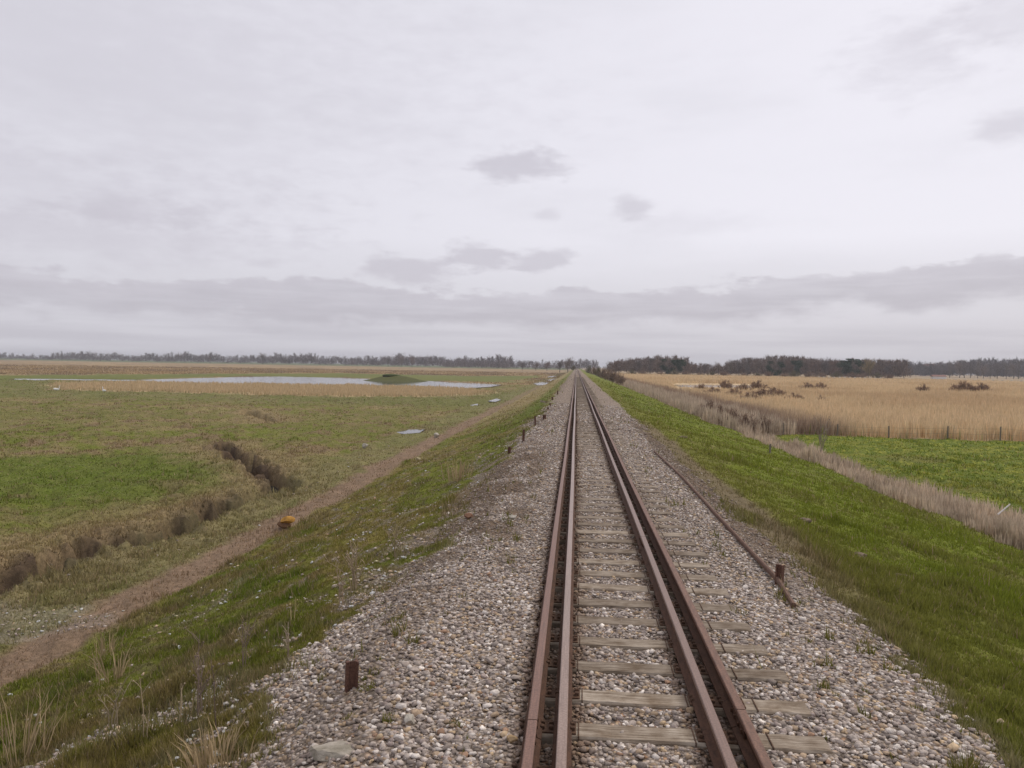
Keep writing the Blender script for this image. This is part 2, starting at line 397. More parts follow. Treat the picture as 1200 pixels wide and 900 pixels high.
def mat_wood():
    n = NT('weathered_sleeper_wood'); oi = n.n('ShaderNodeObjectInfo'); tc = n.n('ShaderNodeTexCoord')
    off = n.n('ShaderNodeVectorMath', operation='ADD'); cb = n.n('ShaderNodeCombineXYZ'); r = n.math('MULTIPLY', oi.outputs['Random'], 37.0)
    for i in range(3): n.l(r, cb.inputs[i])
    n.l(tc.outputs['Object'], off.inputs[0]); n.l(cb.outputs[0], off.inputs[1])
    mp = n.n('ShaderNodeMapping'); mp.inputs['Scale'].default_value = (2.2, 34, 20); n.l(off.outputs[0], mp.inputs[0])
    g = n.noise(mp.outputs[0], 1.6, 6, .65); b = n.noise(off.outputs[0], 5, 4, .6)
    c = n.ramp(g, (.25, (.09, .068, .05)), (.43, (.235, .20, .168)), (.6, (.35, .312, .275)), (.8, (.47, .44, .405)))
    c = n.mix(1.0, c, n.ramp(b, (.3, (.58, .50, .42)), (.66, (1.18, 1.16, 1.13))), 'MULTIPLY')
    c = n.mix(1.0, c, n.ramp(oi.outputs['Random'], (0, (.72, .69, .65)), (1, (1.12, 1.1, 1.05))), 'MULTIPLY'); n.base(c)
    n.bump(g, .9, .006); n.rough(.9, .15); return n.m
def mat_simple(name, ca, cb, scale=8, rough=.9, bump=.5, bd=.01, sc=(1, 1, 1), spec=.2):
    n = NT(name); a = n.noise(n.coord(sc), scale, 5, .65); n.base(n.ramp(a, (.3, ca), (.7, cb))); n.rough(rough, spec); n.bump(a, bump, bd); return n.m
def mat_water():
    n = NT('still_water'); n.b.inputs['Base Color'].default_value = (.035, .04, .042, 1); n.rough(.06, .5); n.b.inputs['IOR'].default_value = 1.33
    a = n.noise(n.coord((1, .35, 1)), 2.5, 4, .6); n.bump(a, .35, .05); return n.m
MG = mat_ground(); MSTONE = mat_attr('ballast_stone', .9, .2, 0, 55); MGRASS = mat_attr('grass_blades', .75, .2, .25); MREED = mat_attr('dry_reed', .85, .15, .25)
MTWIG = mat_attr('bare_twigs', .95, .1); MLEAF = mat_attr('evergreen_needles', .9, .1)
MRA = mat_rust('dull_rust_rail', (.21, .11, .072), (.10, .052, .035)); MRB = mat_rust('polished_rail_top', (.33, .235, .19), (.17, .11, .085), .38, .6, (30, .4, 6))
MRC = mat_rust('worn_rail_top', (.235, .145, .108), (.13, .075, .055), .42, .55, (30, .4, 6)); MRD = mat_rust('red_rust_rail_top', (.225, .118, .082), (.115, .06, .042), .5, .5, (30, .4, 6))
MRS = mat_rust('rail_side', (.12, .06, .036), (.055, .03, .02), .8, .2)
MPLATE = mat_rust('rusty_baseplate', (.14, .08, .05), (.06, .038, .028), .9, .2, (4, 4, 4)); MSTAKE = mat_rust('rusty_stake', (.15, .078, .055), (.075, .04, .03), .85, .2, (5, 5, 5))
MWOOD = mat_wood(); MWATER = mat_water()
MPOST = mat_simple('grey_post_wood', (.12, .10, .08), (.24, .21, .17), 20, sc=(1, 1, .2)); MBARK = mat_simple('bark', (.09, .075, .062), (.17, .145, .12), 4, sc=(1, 1, .3))
MROCK = mat_simple('pale_rock', (.30, .27, .22), (.52, .48, .42), 9, bd=.02); MROCKG = mat_simple('lichen_rock', (.17, .15, .11), (.42, .375, .32), 7, bd=.03)
MORANGE = mat_simple('orange_lichen', (.26, .13, .03), (.62, .34, .07), 5, bd=.05)
MWIRE = mat_simple('fence_wire', (.12, .11, .10), (.2, .19, .18), 5)

# ------------------------------------------------------------------ ground (one sheet, fan-shaped grid centred on the track)
def fan():
    a = np.concatenate([np.arange(-180, -52, 4), np.arange(-52, 46, .11), np.arange(46, 180, 4)]); th = np.radians(a)
    r = np.concatenate([[.01], np.exp(np.arange(math.log(1.2), math.log(15), .0082)), np.exp(np.arange(math.log(15.1), math.log(52), .0045)), np.exp(np.arange(math.log(52.3), math.log(420), .0082)), np.exp(np.arange(math.log(424), math.log(7000), .02))])
    T, Rr = np.meshgrid(th, r); x = CAM[0] + Rr * np.sin(T); y = Rr * np.cos(T)
    nr, na = x.shape
    X = x.ravel(); Y = y.ravel(); Z = zfull(X, Y); zz = zones(X, Y)
    # cushion-like roughness of the turf itself
    Z = Z + zz['grass'] * (fbm(X * 4.2, Y * 4.2, 201, 3) - .5) * .07 * (np.hypot(X, Y) < 80)
    Z = Z + (zz['grav'] + zz['grav2']) * (fbm(X * 13, Y * 13, 203, 2) - .5) * .03 * (np.hypot(X, Y) < 30) * (1 - band(np.abs(X), .38, .9, .02))
    i = np.arange(nr - 1)[:, None] * na + np.arange(na)[None, :]; j = np.arange(nr - 1)[:, None] * na + (np.arange(na)[None, :] + 1) % na
    Fc = np.stack([i, i + na, j + na, j], -1).reshape(-1, 4)[:, ::-1]
    dirtless = np.clip(zz['grav'] * (1 - .65 * zz['dirt']) + zz['grav2'] * .8, 0, 1)
    o = mesh_np('ground', np.stack([X, Y, Z], 1), Fc, MG, col=zz['c'], smooth=True, attrs={'grav': dirtless})
    tag(o, kind='structure')
fan()
def water(name, P, z):
    bm = bmesh.new(); cx = sum(p[0] for p in P) / len(P); cy = sum(p[1] for p in P) / len(P)
    s = 1.12 if len(P) > 8 else 1.06
    vs = [bm.verts.new((p[0], p[1], z)) for p in P]
    f = bm.faces.new(vs); bmesh.ops.triangulate(bm, faces=[f])
    o = mesh_bm(name, bm, MWATER); tag(o, kind='structure'); return o
water('pond', POND, ZF - .06); water('pond', RPOND, ZF - .06)
for P in PUDS: water('puddle', P, ZF + .0)
cb = [p for p in CREEK]
def creekwater():
    bm = bmesh.new(); L = []
    for k, (x, y) in enumerate(CREEK):
        a = CREEK[max(0, k - 1)]; b = CREEK[min(len(CREEK) - 1, k + 1)]; dx, dy = b[0] - a[0], b[1] - a[1]; l = math.hypot(dx, dy)
        L.append((bm.verts.new((x - dy / l * .9, y + dx / l * .9, ZF - .92)), bm.verts.new((x + dy / l * .9, y - dx / l * .9, ZF - .92))))
    for A, B in zip(L[:-1], L[1:]): bm.faces.new((A[0], A[1], B[1], B[0]))
    tag(mesh_bm('stream', bm, MWATER), kind='structure')
creekwater()

# ------------------------------------------------------------------ railway track
SP = .618; Y0 = 5.545
track = empty('railway_track', (0, 0, 0)); tag(track, 'four-rail mixed gauge railway track on wooden sleepers, rusty rails running straight to the horizon', 'railway track')
def rail_section(w=1.0):
    hw, fw = .034, .065
    return [(-fw, 0), (fw, 0), (fw, .011), (.022, .028), (.0085, .04), (.0085, .103), (hw, .116), (hw, .144), (hw - .006, .150), (-hw + .006, .150), (-hw, .144), (-hw, .116), (-.0085, .103), (-.0085, .04), (-.022, .028), (-fw, .011)]
def rail(xc, joint, topmat, label):
    prof = rail_section(); bm = bmesh.new(); L = 18.0
    y = joint - L * 2
    jy = []
    while y < 900:
        y1 = min(y + L - .010, 900); steps = 6 if y < 120 else 1
        rings = []
        for k in range(steps + 1):
            yy = y + (y1 - y) * k / steps; dx = .006 * math.sin(yy * .31 + xc * 7) if y < 120 else 0; dz = .004 * math.sin(yy * .23 + xc)
            rings.append([bm.verts.new((xc + dx + px, yy, .012 + dz + pz)) for px, pz in prof])
        for A, B in zip(rings[:-1], rings[1:]):
            for k in range(len(prof)):
                f = bm.faces.new((A[k], A[(k + 1) % 16], B[(k + 1) % 16], B[k])); f.material_index = 1 if k in (8, 9, 7) or k == 10 else 0
                if k in (8, 9): f.material_index = 1
                f.material_index = 1 if k in (7, 8, 9, 10) else 0
        bm.faces.new(rings[0]); bm.faces.new(rings[-1][::-1]); jy.append(y); y += L
    o = mesh_bm('rail', bm, [MRS, topmat], track); o['label'] = label
    for q in [q for q in jy if 3 < q < 60]:
        for s in (-1, 1):
            b = bmesh.new(); bm_box(b, xc + s * .0095, xc + s * .024, q - .23, q + .23, .052, .112, .004)
            for t in (-.17, -.06, .06, .17):
                bm_box(b, xc + s * .024, xc + s * .038, q + t - .013, q + t + .013, .07, .096)
            mesh_bm('fishplate', b, MRS, o)
rail(-.752, 5.33, MRD, 'outermost rail on the left, dull red-brown rust'); rail(-.533, 13.1, MRB, 'second rail from the left, with a paler polished top')
rail(.533, 11.4, MRC, 'third rail from the left, brown worn top'); rail(.752, 5.67, MRA, 'outermost rail on the right, red-brown rust')
def sleeper_mesh(seed):
    rg = random.Random(seed); bm = bmesh.new(); n = 26; hw = .118 + rg.uniform(-.008, .008)
    rings = []
    e0 = -1.30 + rg.uniform(-.05, .05); e1 = 1.36 + rg.uniform(-.06, .06)
    for i in range(n + 1):
        x = e0 + (e1 - e0) * i / n; a = rg.uniform(-.005, .005); b = rg.uniform(-.005, .005); e = .010 if 0 < i < n else .03
        c = rg.uniform(-.003, .003)
        groove = -.0
        rings.append([bm.verts.new(p) for p in ((x, -hw + a, -.15), (x, -hw + a, -.012 - e * .4), (x, -hw + a + .012, 0 + c - (0 if 0 < i < n else .01)), (x, -hw * .35, -.003 + c), (x, hw * .4, .001 + c), (x, hw + b - .012, 0 + c), (x, hw + b, -.014), (x, hw + b, -.15))])
    for A, B in zip(rings[:-1], rings[1:]):
        for k in range(8): bm.faces.new((A[k], A[(k + 1) % 8], B[(k + 1) % 8], B[k]))
    bm.faces.new(rings[0]); bm.faces.new(rings[-1][::-1]); return bm
def plate_bm(s):
    bm = bmesh.new(); bm_box(bm, s * .645 - .215, s * .645 + .215, -.09, .09, -.02, .012, .003)
    for xr in (.533, .752):
        for t in (-1, 1):
            cx = s * xr + t * .078
            bm_box(bm, cx - .016, cx + .016, -.055, -.015, .010, .036, .004); bm_box(bm, cx - .016, cx + .016, .02, .06, .010, .034, .004)
    # thin dark strips across each sleeper beside the plates
    for xq in (.412, .945): bm_box(bm, s * xq - .004, s * xq + .004, -.116, .116, -.03, .0065)
    return bm
protos = []
for k in range(5):
    o = mesh_bm('sleeper', sleeper_mesh(k), MWOOD, track)
    for s in (-1, 1): mesh_bm('baseplate', plate_bm(s), MPLATE, o)
    protos.append(o); reg(o)
SLEEP = []
for k in range(100):
    o = protos[k] if k < 5 else copy_tree(protos[(k * 7 + k // 5) % 5], track)
    o.location = (random.uniform(-.02, .02), Y0 + SP * (k - 3) + random.uniform(-.02, .02), random.uniform(-.006, .004)); o.rotation_euler = (random.uniform(-.008, .008), 0, random.uniform(-.012, .012))
    SLEEP.append(o.location.y)
bm = bmesh.new()
for k in range(100, 320):
    y = Y0 + SP * (k - 3); bm_box(bm, -1.3, 1.33, y - .12, y + .12, -.15, random.uniform(-.01, .002))
o = mesh_bm('sleeper', bm, MWOOD, track); tag(o, 'sleepers farther along the line, half sunk in ballast', kind='stuff')
SLEEP = np.array(SLEEP)

# ------------------------------------------------------------------ ballast stones
def ico(sub):
    bm = bmesh.new(); bmesh.ops.create_icosphere(bm, subdivisions=sub, radius=1)
    V = np.array([v.co[:] for v in bm.verts]); Fc = np.array([[v.index for v in f.verts] for f in bm.faces]); bm.free(); return V, Fc
def rotmats(n):
    q = RNG.normal(size=(n, 4)); q /= np.linalg.norm(q, axis=1)[:, None]; w, x, y, z = q.T
    return np.stack([1 - 2 * (y * y + z * z), 2 * (x * y - z * w), 2 * (x * z + y * w), 2 * (x * y + z * w), 1 - 2 * (x * x + z * z), 2 * (y * z - x * w), 2 * (x * z - y * w), 2 * (y * z + x * w), 1 - 2 * (x * x + y * y)], 1).reshape(n, 3, 3)
def stones(name, pos, rad, col, sub, flat=.62):
    n = len(pos); Ps, Fs, Cs = [], [], []; off = 0
    for k in range(16):                          # angular chips: hulls of a few random points
        r = np.random.default_rng(k + 50); npt = (15 if sub > 1 else 9) + k % 4
        q = r.normal(size=(npt, 3)); q /= np.linalg.norm(q, axis=1)[:, None]; q *= r.uniform(.8, 1.1, (npt, 1)); q *= r.uniform(.7, 1.3, 3)
        bm = bmesh.new(); vs = [bm.verts.new(p) for p in q]; res = bmesh.ops.convex_hull(bm, input=vs)
        bmesh.ops.delete(bm, geom=[v for v in bm.verts if not v.link_faces], context='VERTS'); bmesh.ops.triangulate(bm, faces=bm.faces); bm.verts.ensure_lookup_table(); bm.verts.index_update()
        V = np.array([v.co[:] for v in bm.verts]); Fc = np.array([[v.index for v in f.verts] for f in bm.faces]); bm.free()
        idx = np.arange(k, n, 16)
        if len(idx) == 0: continue
        W = np.einsum('nij,vj->nvi', rotmats(len(idx)), V); W[:, :, 2] *= flat
        Ps.append((W * rad[idx][:, None, None] + pos[idx][:, None, :]).reshape(-1, 3))
        Fs.append((Fc[None] + (np.arange(len(idx)) * len(V))[:, None, None]).reshape(-1, 3) + off); off += len(idx) * len(V)
        Cs.append(np.repeat(col[idx], len(V), axis=0))
    return np.concatenate(Ps), np.concatenate(Fs), np.concatenate(Cs)
def stone_cols(n, x, y, dirt):
    base = np.array([(.30, .265, .24), (.40, .36, .33), (.22, .19, .17), (.54, .51, .48), (.32, .25, .18), (.42, .33, .22), (.15, .13, .12), (.30, .20, .14), (.66, .63, .59), (.27, .23, .215)])
    p = np.array([.22, .19, .14, .11, .10, .05, .06, .015, .035, .08]); p /= p.sum()
    c = base[RNG.choice(len(base), n, p=p)] * RNG.uniform(.85, 1.25, (n, 1)) * np.array([1.07, 1.02, .985])
    ax = np.abs(x); rm = band(ax, .36, .87, .05) * (.85 + 0 * x); c = mixc(c, (.155, .10, .068), rm * RNG.uniform(.5, 1, n))
    rm2 = band(x, -.9, -.3, .1) * .25; c = mixc(c, (.25, .16, .10), rm2)
    c = mixc(c, DIRT, np.clip(dirt, 0, 1) * RNG.uniform(.3, .9, n)); return c
def sample(n, rmin, rmax, a0=-42, a1=38, e=1.5):
    u = RNG.random(n); th = np.radians(RNG.uniform(a0, a1, n))
    if abs(e - 1) < 1e-6: r = rmin * (rmax / rmin) ** u
    else: r = (rmin ** (1 - e) + u * (rmax ** (1 - e) - rmin ** (1 - e))) ** (1 / (1 - e))
    return CAM[0] + r * np.sin(th), r * np.cos(th), r
def ballast():
    Vs, Fs, Cs = [], [], []; off = 0
    for (y0, y1, dens, r0, r1, sub) in ((3.2, 10.0, 1150, .011, .032, 2), (10.0, 17, 750, .014, .031, 1), (17, 30, 300, .02, .038, 1), (30, 55, 90, .03, .055, 1)):
        n = int((y1 - y0) * 7.6 * dens); x = RNG.uniform(-4.2, 3.4, n); y = RNG.uniform(y0, y1, n)
        z = zones(x, y); keep = RNG.random(n) < np.clip(z['grav'] * 1.1 + z['grav2'] * .75, 0, 1) * (1 - .45 * z['dirt'])
        # leave rails, and most of each sleeper's top, clear
        ax = np.abs(x)
        keep &= ~((np.abs(ax - .533) < .052) | (np.abs(ax - .752) < .052))
        dy = np.abs(y[:, None] - SLEEP[None, :]).min(1) if y0 < 40 else np.full(n, 9.)
        bury = (fbm(y * .23, x * .4, 31, 2) - .52) * ss(12, 26, y) > .06
        top = (dy < .125) & (x > -1.15) & (x < 1.31) & ~bury
        leftb = (x < -.8)
        keep &= ~(top & ~leftb & (RNG.random(n) < .975))
        keep &= ~((dy < .10) & (ax > .45) & (ax < .84) & (RNG.random(n) < .7))
        x, y, dirt, g = x[keep], y[keep], z['dirt'][keep], z['grav'][keep]; n = len(x)
        dyk = dy[keep]
        rad = (r0 + (r1 - r0) * RNG.random(n) ** 1.5) * np.where(RNG.random(n) < .05, 1.45, 1) * (.75 + .25 * g)
        zz = zfull(x, y) + rad * RNG.uniform(-.1, .5, n)
        zz = np.where(band(np.abs(x), .5, .84, .02) > .5, zz - .0, zz)
        P, FF, CC = stones('s', np.stack([x, y, zz], 1), rad, stone_cols(n, x, y, dirt), sub)
        Vs.append(P); Fs.append(FF + off); Cs.append(CC); off += len(P)
    # scattered stones on both banks, the path side and the rills
    n = 60000; x, y, r = sample(n, 6, 60, e=1.4); z = zones(x, y)
    pr = np.clip(z['grav2'] * .9 + .03 * (x > -9.5) * (x < -3) + .10 * (x < -10.9) * (x > -13.5) * ss(.45, .6, z['n1']) + .012 * (x < -13) * (x > -17), 0, 1) * (x < -2.6)
    keep = RNG.random(n) < pr; x, y, r = x[keep], y[keep], r[keep]; n = len(x)
    rad = RNG.uniform(.014, .04, n) * (1 + .015 * r); c = stone_cols(n, x, y, np.zeros(n)) * 1.25
    P, FF, CC = stones('s', np.stack([x, y, zfull(x, y) + rad * .25], 1), rad, np.clip(c, 0, .55), 1)
    Vs.append(P); Fs.append(FF + off); Cs.append(CC)
    o = mesh_np('ballast_gravel', np.concatenate(Vs), np.concatenate(Fs), MSTONE, col=np.concatenate(Cs))
    tag(o, 'loose grey and tan ballast stones around the track and down the bank', 'gravel', kind='stuff')
ballast()

# ------------------------------------------------------------------ grass and reeds
def blades(name, x, y, z, h, w, lean, col, mat, two=False):
    n = len(x); th = RNG.uniform(0, 2 * np.pi, n); dx = np.cos(th) * w * .5; dy = np.sin(th) * w * .5
    la = RNG.uniform(0, 2 * np.pi, n); lx = np.cos(la) * lean * h; ly = np.sin(la) * lean * h
    b = z - .01
    if not two:
        V = np.stack([np.stack([x - dx, y - dy, b], 1), np.stack([x + dx, y + dy, b], 1), np.stack([x + lx, y + ly, z + h], 1)], 1).reshape(-1, 3)
        Fc = np.arange(n * 3).reshape(n, 3); C = np.repeat(col, 3, axis=0)
    else:
        V = np.stack([np.stack([x - dx, y - dy, b], 1), np.stack([x + dx, y + dy, b], 1),
                      np.stack([x + dx * .8 + lx * .45, y + dy * .8 + ly * .45, z + h * .6], 1), np.stack([x - dx * .8 + lx * .45, y - dy * .8 + ly * .45, z + h * .6], 1),
                      np.stack([x + lx, y + ly, z + h], 1)], 1).reshape(-1, 3)
        k = np.arange(n)[:, None] * 5
        Fc = np.concatenate([k + np.array([[0, 1, 2]]), k + np.array([[0, 2, 3]]), k + np.array([[3, 2, 4]])]); C = np.repeat(col, 5, axis=0)
    return mesh_np(name, V, Fc, mat, col=C)
def grass():
    n = 1250000; x, y, r = sample(n, 3.2, 230, e=1.55)
    zn = zones(x, y); keep = (RNG.random(n) < zn['grass'] * (1 - .8 * np.clip(zn['reed'] * 2, 0, 1))) & ~((np.abs(x) < 1.1))
    sel = lambda a: a[keep]
    x, y, r = sel(x), sel(y), sel(r); n = len(x); c = zn['gcol'][keep]; gh = zn['gh'][keep]; n2 = zn['n2'][keep]; n1 = zn['n1'][keep]
    z = zfull(x, y) + (fbm(x * 4.2, y * 4.2, 201, 3) - .5) * .07 * (r < 80)
    left = x < -2; tuft = fbm(x * 2.6, y * 2.6, 301, 2)
    h = gh * np.where(left, .55, .72) * (.2 + 1.5 * tuft ** 1.5 * (.5 + zn['n5'][keep])) * RNG.uniform(.5, 1.3, n) * (1 + .004 * r)
    h = np.where((x < -9) | (x > 16.5), h * 1.0, h)
    w = .006 + .0011 * r
    c = c * RNG.uniform(.75, 1.5, (n, 1)) * np.array([1.12, 1.1, .95])
    dry = RNG.random(n) < np.where(left, .10, .045); c[dry] = np.array(STRAW) * RNG.uniform(.55, 1, (dry.sum(), 1))
    o = blades('grass', x, y, z, h, w, RNG.uniform(.1, .7, n), c, MGRASS)
    tag(o, 'short green and straw-coloured grass on the banks and marsh fields', 'grass', kind='stuff')
grass()
def reeds():
    Xs, Ys, Hs, Rs, Cs = [], [], [], [], []
    n = 900000; x, y, r = sample(n, 14, 640, e=1.25); k = (x > 11) | (y > 100); x, y, r = x[k], y[k], r[k]; n = len(x); zn = zones(x, y)
    keep = RNG.random(n) < np.clip(zn['reed'] * 1.2, 0, 1); x, y, r = x[keep], y[keep], r[keep]; n = len(x)
    hh = zn['reed'][keep]; c = zn['c'][keep]; edge = fbm(x * .8, y * .8, 311, 3)
    h = hh * (.55 + .7 * edge) * RNG.uniform(.6, 1.15, n)
    strip = (x > 8) & (x < 18); c = np.where(strip[:, None], np.array((.40, .325, .245)) * (.5 + .9 * edge)[:, None], c)
    c = c * (1 + (RNG.uniform(.8, 1.5, n) - 1) * np.clip(60 / r, .35, 1))[:, None] * 1.1
    z = zfull(x, y); w = .008 + .0009 * r
    o = blades('reeds', x, y, z, h, w, RNG.uniform(.02, .28, n), np.clip(c, 0, .8), MREED, True)
    tag(o, 'dry straw-coloured reed beds beside the ditch, pond and far marsh', 'reeds', kind='stuff')
reeds()

# ------------------------------------------------------------------ weeds, tufts and stones as things
def gz(x, y): return float(zfull(np.array([x]), np.array([y]))[0])
def slivers(bm_list, base, tip, w):
    pass
def dry_tuft(px, py, hpx, label, col=(.42, .32, .19), n=60, spread=.35, lean=.5, name='dry_grass_tuft', group=None):
    x, y = hit(px, py); z = gz(x, y); h = hpx * math.hypot(x - CAM[0], y) / F
    rx = RNG.normal(0, spread * .28 * h, n); ry = RNG.normal(0, spread * .28 * h, n)
    hh = h * RNG.uniform(.45, 1.1, n); la = np.arctan2(ry, rx) + RNG.normal(0, .5, n); ln = RNG.uniform(.05, lean, n)
    w = .006 + .0006 * y
    V = []; 
    for i in range(n):
        a = RNG.uniform(0, math.pi); dx, dy = math.cos(a) * w / 2, math.sin(a) * w / 2; tx, ty = math.cos(la[i]) * ln[i] * hh[i], math.sin(la[i]) * ln[i] * hh[i]
        V += [(rx[i] - dx, ry[i] - dy, -.03), (rx[i] + dx, ry[i] + dy, -.03), (rx[i] + tx * .5 + dx, ry[i] + ty * .5 + dy, hh[i] * .65), (rx[i] + tx * .5 - dx, ry[i] + ty * .5 - dy, hh[i] * .65), (rx[i] + tx, ry[i] + ty, hh[i])]
    k = np.arange(n)[:, None] * 5; Fc = np.concatenate([k + np.array([[0, 1, 2]]), k + np.array([[0, 2, 3]]), k + np.array([[3, 2, 4]])])
    C = np.repeat(np.array(col) * RNG.uniform(.6, 1.25, (n, 1)), 5, axis=0)
    o = mesh_np(name, V, Fc, MREED, col=C); o.location = (x, y, z); tag(o, label, 'dry grass', group); return o
dry_tuft(537, 563, 27, 'pale straw tuft standing alone on the green bank, farthest of the left dry clumps', n=70, spread=.75)
dry_tuft(20, 893, 75, 'large dry straw clump at the lower left corner of the photo', n=60, spread=.9)
dry_tuft(135, 800, 34, 'low straw clump on the bank beside the brown path', n=40, spread=.9, lean=.9)
dry_tuft(255, 895, 42, 'dry yellow grass clump at the foot of the tall stalks near the gravel', n=110, spread=1.4, lean=.9)
dry_tuft(125, 772, 28, 'wispy straw clump just above the low one beside the path', n=35, spread=.6)
0 and dry_tuft(1000, 588, 22, 'tall grey dead grass clump where the ditch reeds meet the green bank', col=(.38, .3, .23), n=90, spread=1.2)
def dead_weed(px, py, hpx, label, n=3, col=(.2, .155, .115), fork=5, lean=.12):
    x, y = hit(px, py); z = gz(x, y); h = hpx * math.hypot(x - CAM[0], y) / F; bm = bmesh.new(); th = .0022 + .00035 * y
    for i in range(n):
        hh = h * random.uniform(.6, 1.0) if i else h; a = random.uniform(0, 6.28); l = random.uniform(0, lean + .1 * i)
        dx, dy = math.cos(a) * l * hh, math.sin(a) * l * hh; bx, by = random.uniform(-.05, .05) * (i > 0), random.uniform(-.05, .05) * (i > 0)
        pts = [(bx + dx * t * t + random.uniform(-.01, .01), by + dy * t * t + random.uniform(-.01, .01), hh * t - .03 * (t == 0)) for t in (0, .25, .5, .75, 1)]
        tube(bm, pts, th * 1.4, th * .6, 4)
        for k in range(fork):
            t = random.uniform(.35, .95); p = Vector((bx + dx * t * t, by + dy * t * t, hh * t)); a2 = random.uniform(0, 6.28); ll = hh * random.uniform(.12, .3)
            q = p + Vector((math.cos(a2) * .6, math.sin(a2) * .6, .8)) * ll; tube(bm, [p, (p + q) / 2 + Vector((0, 0, .01)), q], th * .7, th * .5, 3)
            if random.random() < .5:
                bmesh.ops.create_icosphere(bm, subdivisions=1, radius=th * 2.1, matrix=Matrix.Translation(q))
    o = mesh_bm('dead_weed', bm, mat_simple('dead_stalk', tuple(v * .8 for v in col), tuple(v * 1.3 for v in col), 14)); o.location = (x, y, z); tag(o, label, 'weed'); return o
dead_weed(254, 855, 78, 'thick dark dead stalk, the tallest upright one above the lower-left gravel', n=1, fork=3, col=(.13, .095, .075))
dead_weed(232, 838, 88, 'thin forked dead stalks left of the thick dark stalk', n=4, fork=7, col=(.2, .15, .12))
dead_weed(284, 788, 58, 'branched dead weed behind the tall dark stalk', n=3, fork=7)
dead_weed(130, 862, 58, 'grey leaning weed skeleton between the gravel spill and the corner clump', n=4, fork=6, lean=.5, col=(.27, .22, .15))
dead_weed(210, 846, 46, 'pale single straw stalk beside the forked dead stalks', n=2, fork=2, col=(.38, .30, .2))
dead_weed(168, 868, 70, 'straight pale stalk rising over the lower-left gravel spill', n=2, fork=3, col=(.36, .28, .19))
dead_weed(415, 690, 52, 'bushy bare weed at the edge of the ballast midway up the bank', n=9, fork=8, lean=.35, col=(.32, .25, .17))
dead_weed(398, 712, 40, 'smaller bare weed just in front of the bushy one by the ballast', n=4, fork=6, lean=.3, col=(.3, .23, .16))
dead_weed(463, 652, 40, 'small bare weed on the bank beyond the bushy one', n=5, fork=6, lean=.4, col=(.28, .22, .14))
dead_weed(338, 775, 42, 'bare twig weed leaning over the gravel edge behind the rusty stub', n=3, fork=5, lean=.5, col=(.3, .24, .17))
dead_weed(962, 538, 50, 'tall bare sapling rising from the ditch reeds in front of the fence', n=5, fork=4, lean=.2, col=(.24, .2, .16))
dead_weed(345, 735, 30, 'pair of yellow stems lying back on the mossy bank', n=2, fork=2, lean=.8, col=(.4, .32, .16))
def rock(px, py, wpx, name, label, mat, flat=.6, seed=1, sx=1, cat='stone', sink=.1, z=None):
    x, y = hit(px, py); z = gz(x, y); r = wpx * math.hypot(x - CAM[0], y) / F / 2
    bm = bmesh.new(); bmesh.ops.create_icosphere(bm, subdivisions=4, radius=1); rg = np.random.default_rng(seed)
    W = np.array([v.co[:] for v in bm.verts])
    for _ in range(9):
        d = rg.normal(size=3); d /= np.linalg.norm(d); hh = rg.uniform(.5, .85); t = W @ d; W = W - np.outer(np.maximum(t - hh, 0), d)
    W *= (1 + .22 * (fbm(W[:, 0] * 3 + W[:, 2], W[:, 1] * 3 - W[:, 2], seed, 3) - .5))[:, None]
    for v, w in zip(bm.verts, W): v.co = (w[0] * r * sx, w[1] * r * .8, w[2] * r * flat)
    o = mesh_bm(name, bm, mat, smooth=False); o.location = (x, y, z + r * flat * (.75 - sink)); o.rotation_euler.z = seed; tag(o, label, cat); return o
rock(388, 886, 58, 'boulder', 'flat lichen-stained slab of rock half sunk in gravel at the bottom edge', MROCKG, .30, 3, 1.15, sink=.45)
rock(480, 851, 20, 'stone', 'single pale cobble lying on the ballast right of the rusty stub', MROCK, .7, 5)
rock(600, 609, 10, 'stone', 'round grey stone on the dark dirt patch of the left shoulder', MROCK, .8, 6)
rock(549, 609, 12, 'stone', 'reddish-brown stone at the edge of the left ballast shoulder', mat_simple('red_stone', (.2, .11, .07), (.3, .17, .11), 8), .7, 7)
rock(511, 514.5, 9, 'stone', 'white stone lying on the far stretch of the brown path', MROCK, .8, 8)
rock(428, 525.5, 8, 'stone', 'white stone in the field grass left of the far puddle', MROCK, .9, 9)
rock(490, 541, 7, 'stone', 'pale yellowish stone where the bank meets the path', mat_simple('yellow_stone', (.3, .26, .15), (.45, .38, .24), 8), .8, 10)
rock(1173, 852, 13, 'stone', 'creamy stone at the grass edge in the lower right', mat_simple('cream_stone', (.5, .36, .22), (.7, .58, .42), 6), .8, 11)
rock(601, 870, 17, 'stone', 'ochre cobble beside the outer left rail', mat_simple('ochre_stone', (.3, .2, .1), (.45, .33, .2), 9), .6, 12)
rock(312, 741, 10, 'stone', 'light stone low on the mossy bank among the dead stalks', MROCK, .7, 13)
lump = empty('orange_lump', (*at(335, 617.5, ZF), ZF)); tag(lump, 'orange and brown crusted lump lying between the brown path and the stream', 'rock')
for nm, m, dx, dz, s, sd in (('upper_crust', MORANGE, .08, .20, .26, 21), ('brown_base', mat_simple('brown_rock', (.1, .055, .03), (.2, .11, .06), 6), -.06, .08, .24, 22)):
    bm = bmesh.new(); bmesh.ops.create_icosphere(bm, subdivisions=3, radius=1); rg = np.random.default_rng(sd); W = np.array([v.co[:] for v in bm.verts])
    for _ in range(7):
        d = rg.normal(size=3); d /= np.linalg.norm(d); t = W @ d; W = W - np.outer(np.maximum(t - rg.uniform(.45, .8), 0), d)
    for v, w in zip(bm.verts, W): v.co = (dx + w[0] * s, w[1] * s * .8, dz + w[2] * s * .62)
    mesh_bm(nm, bm, m, lump)
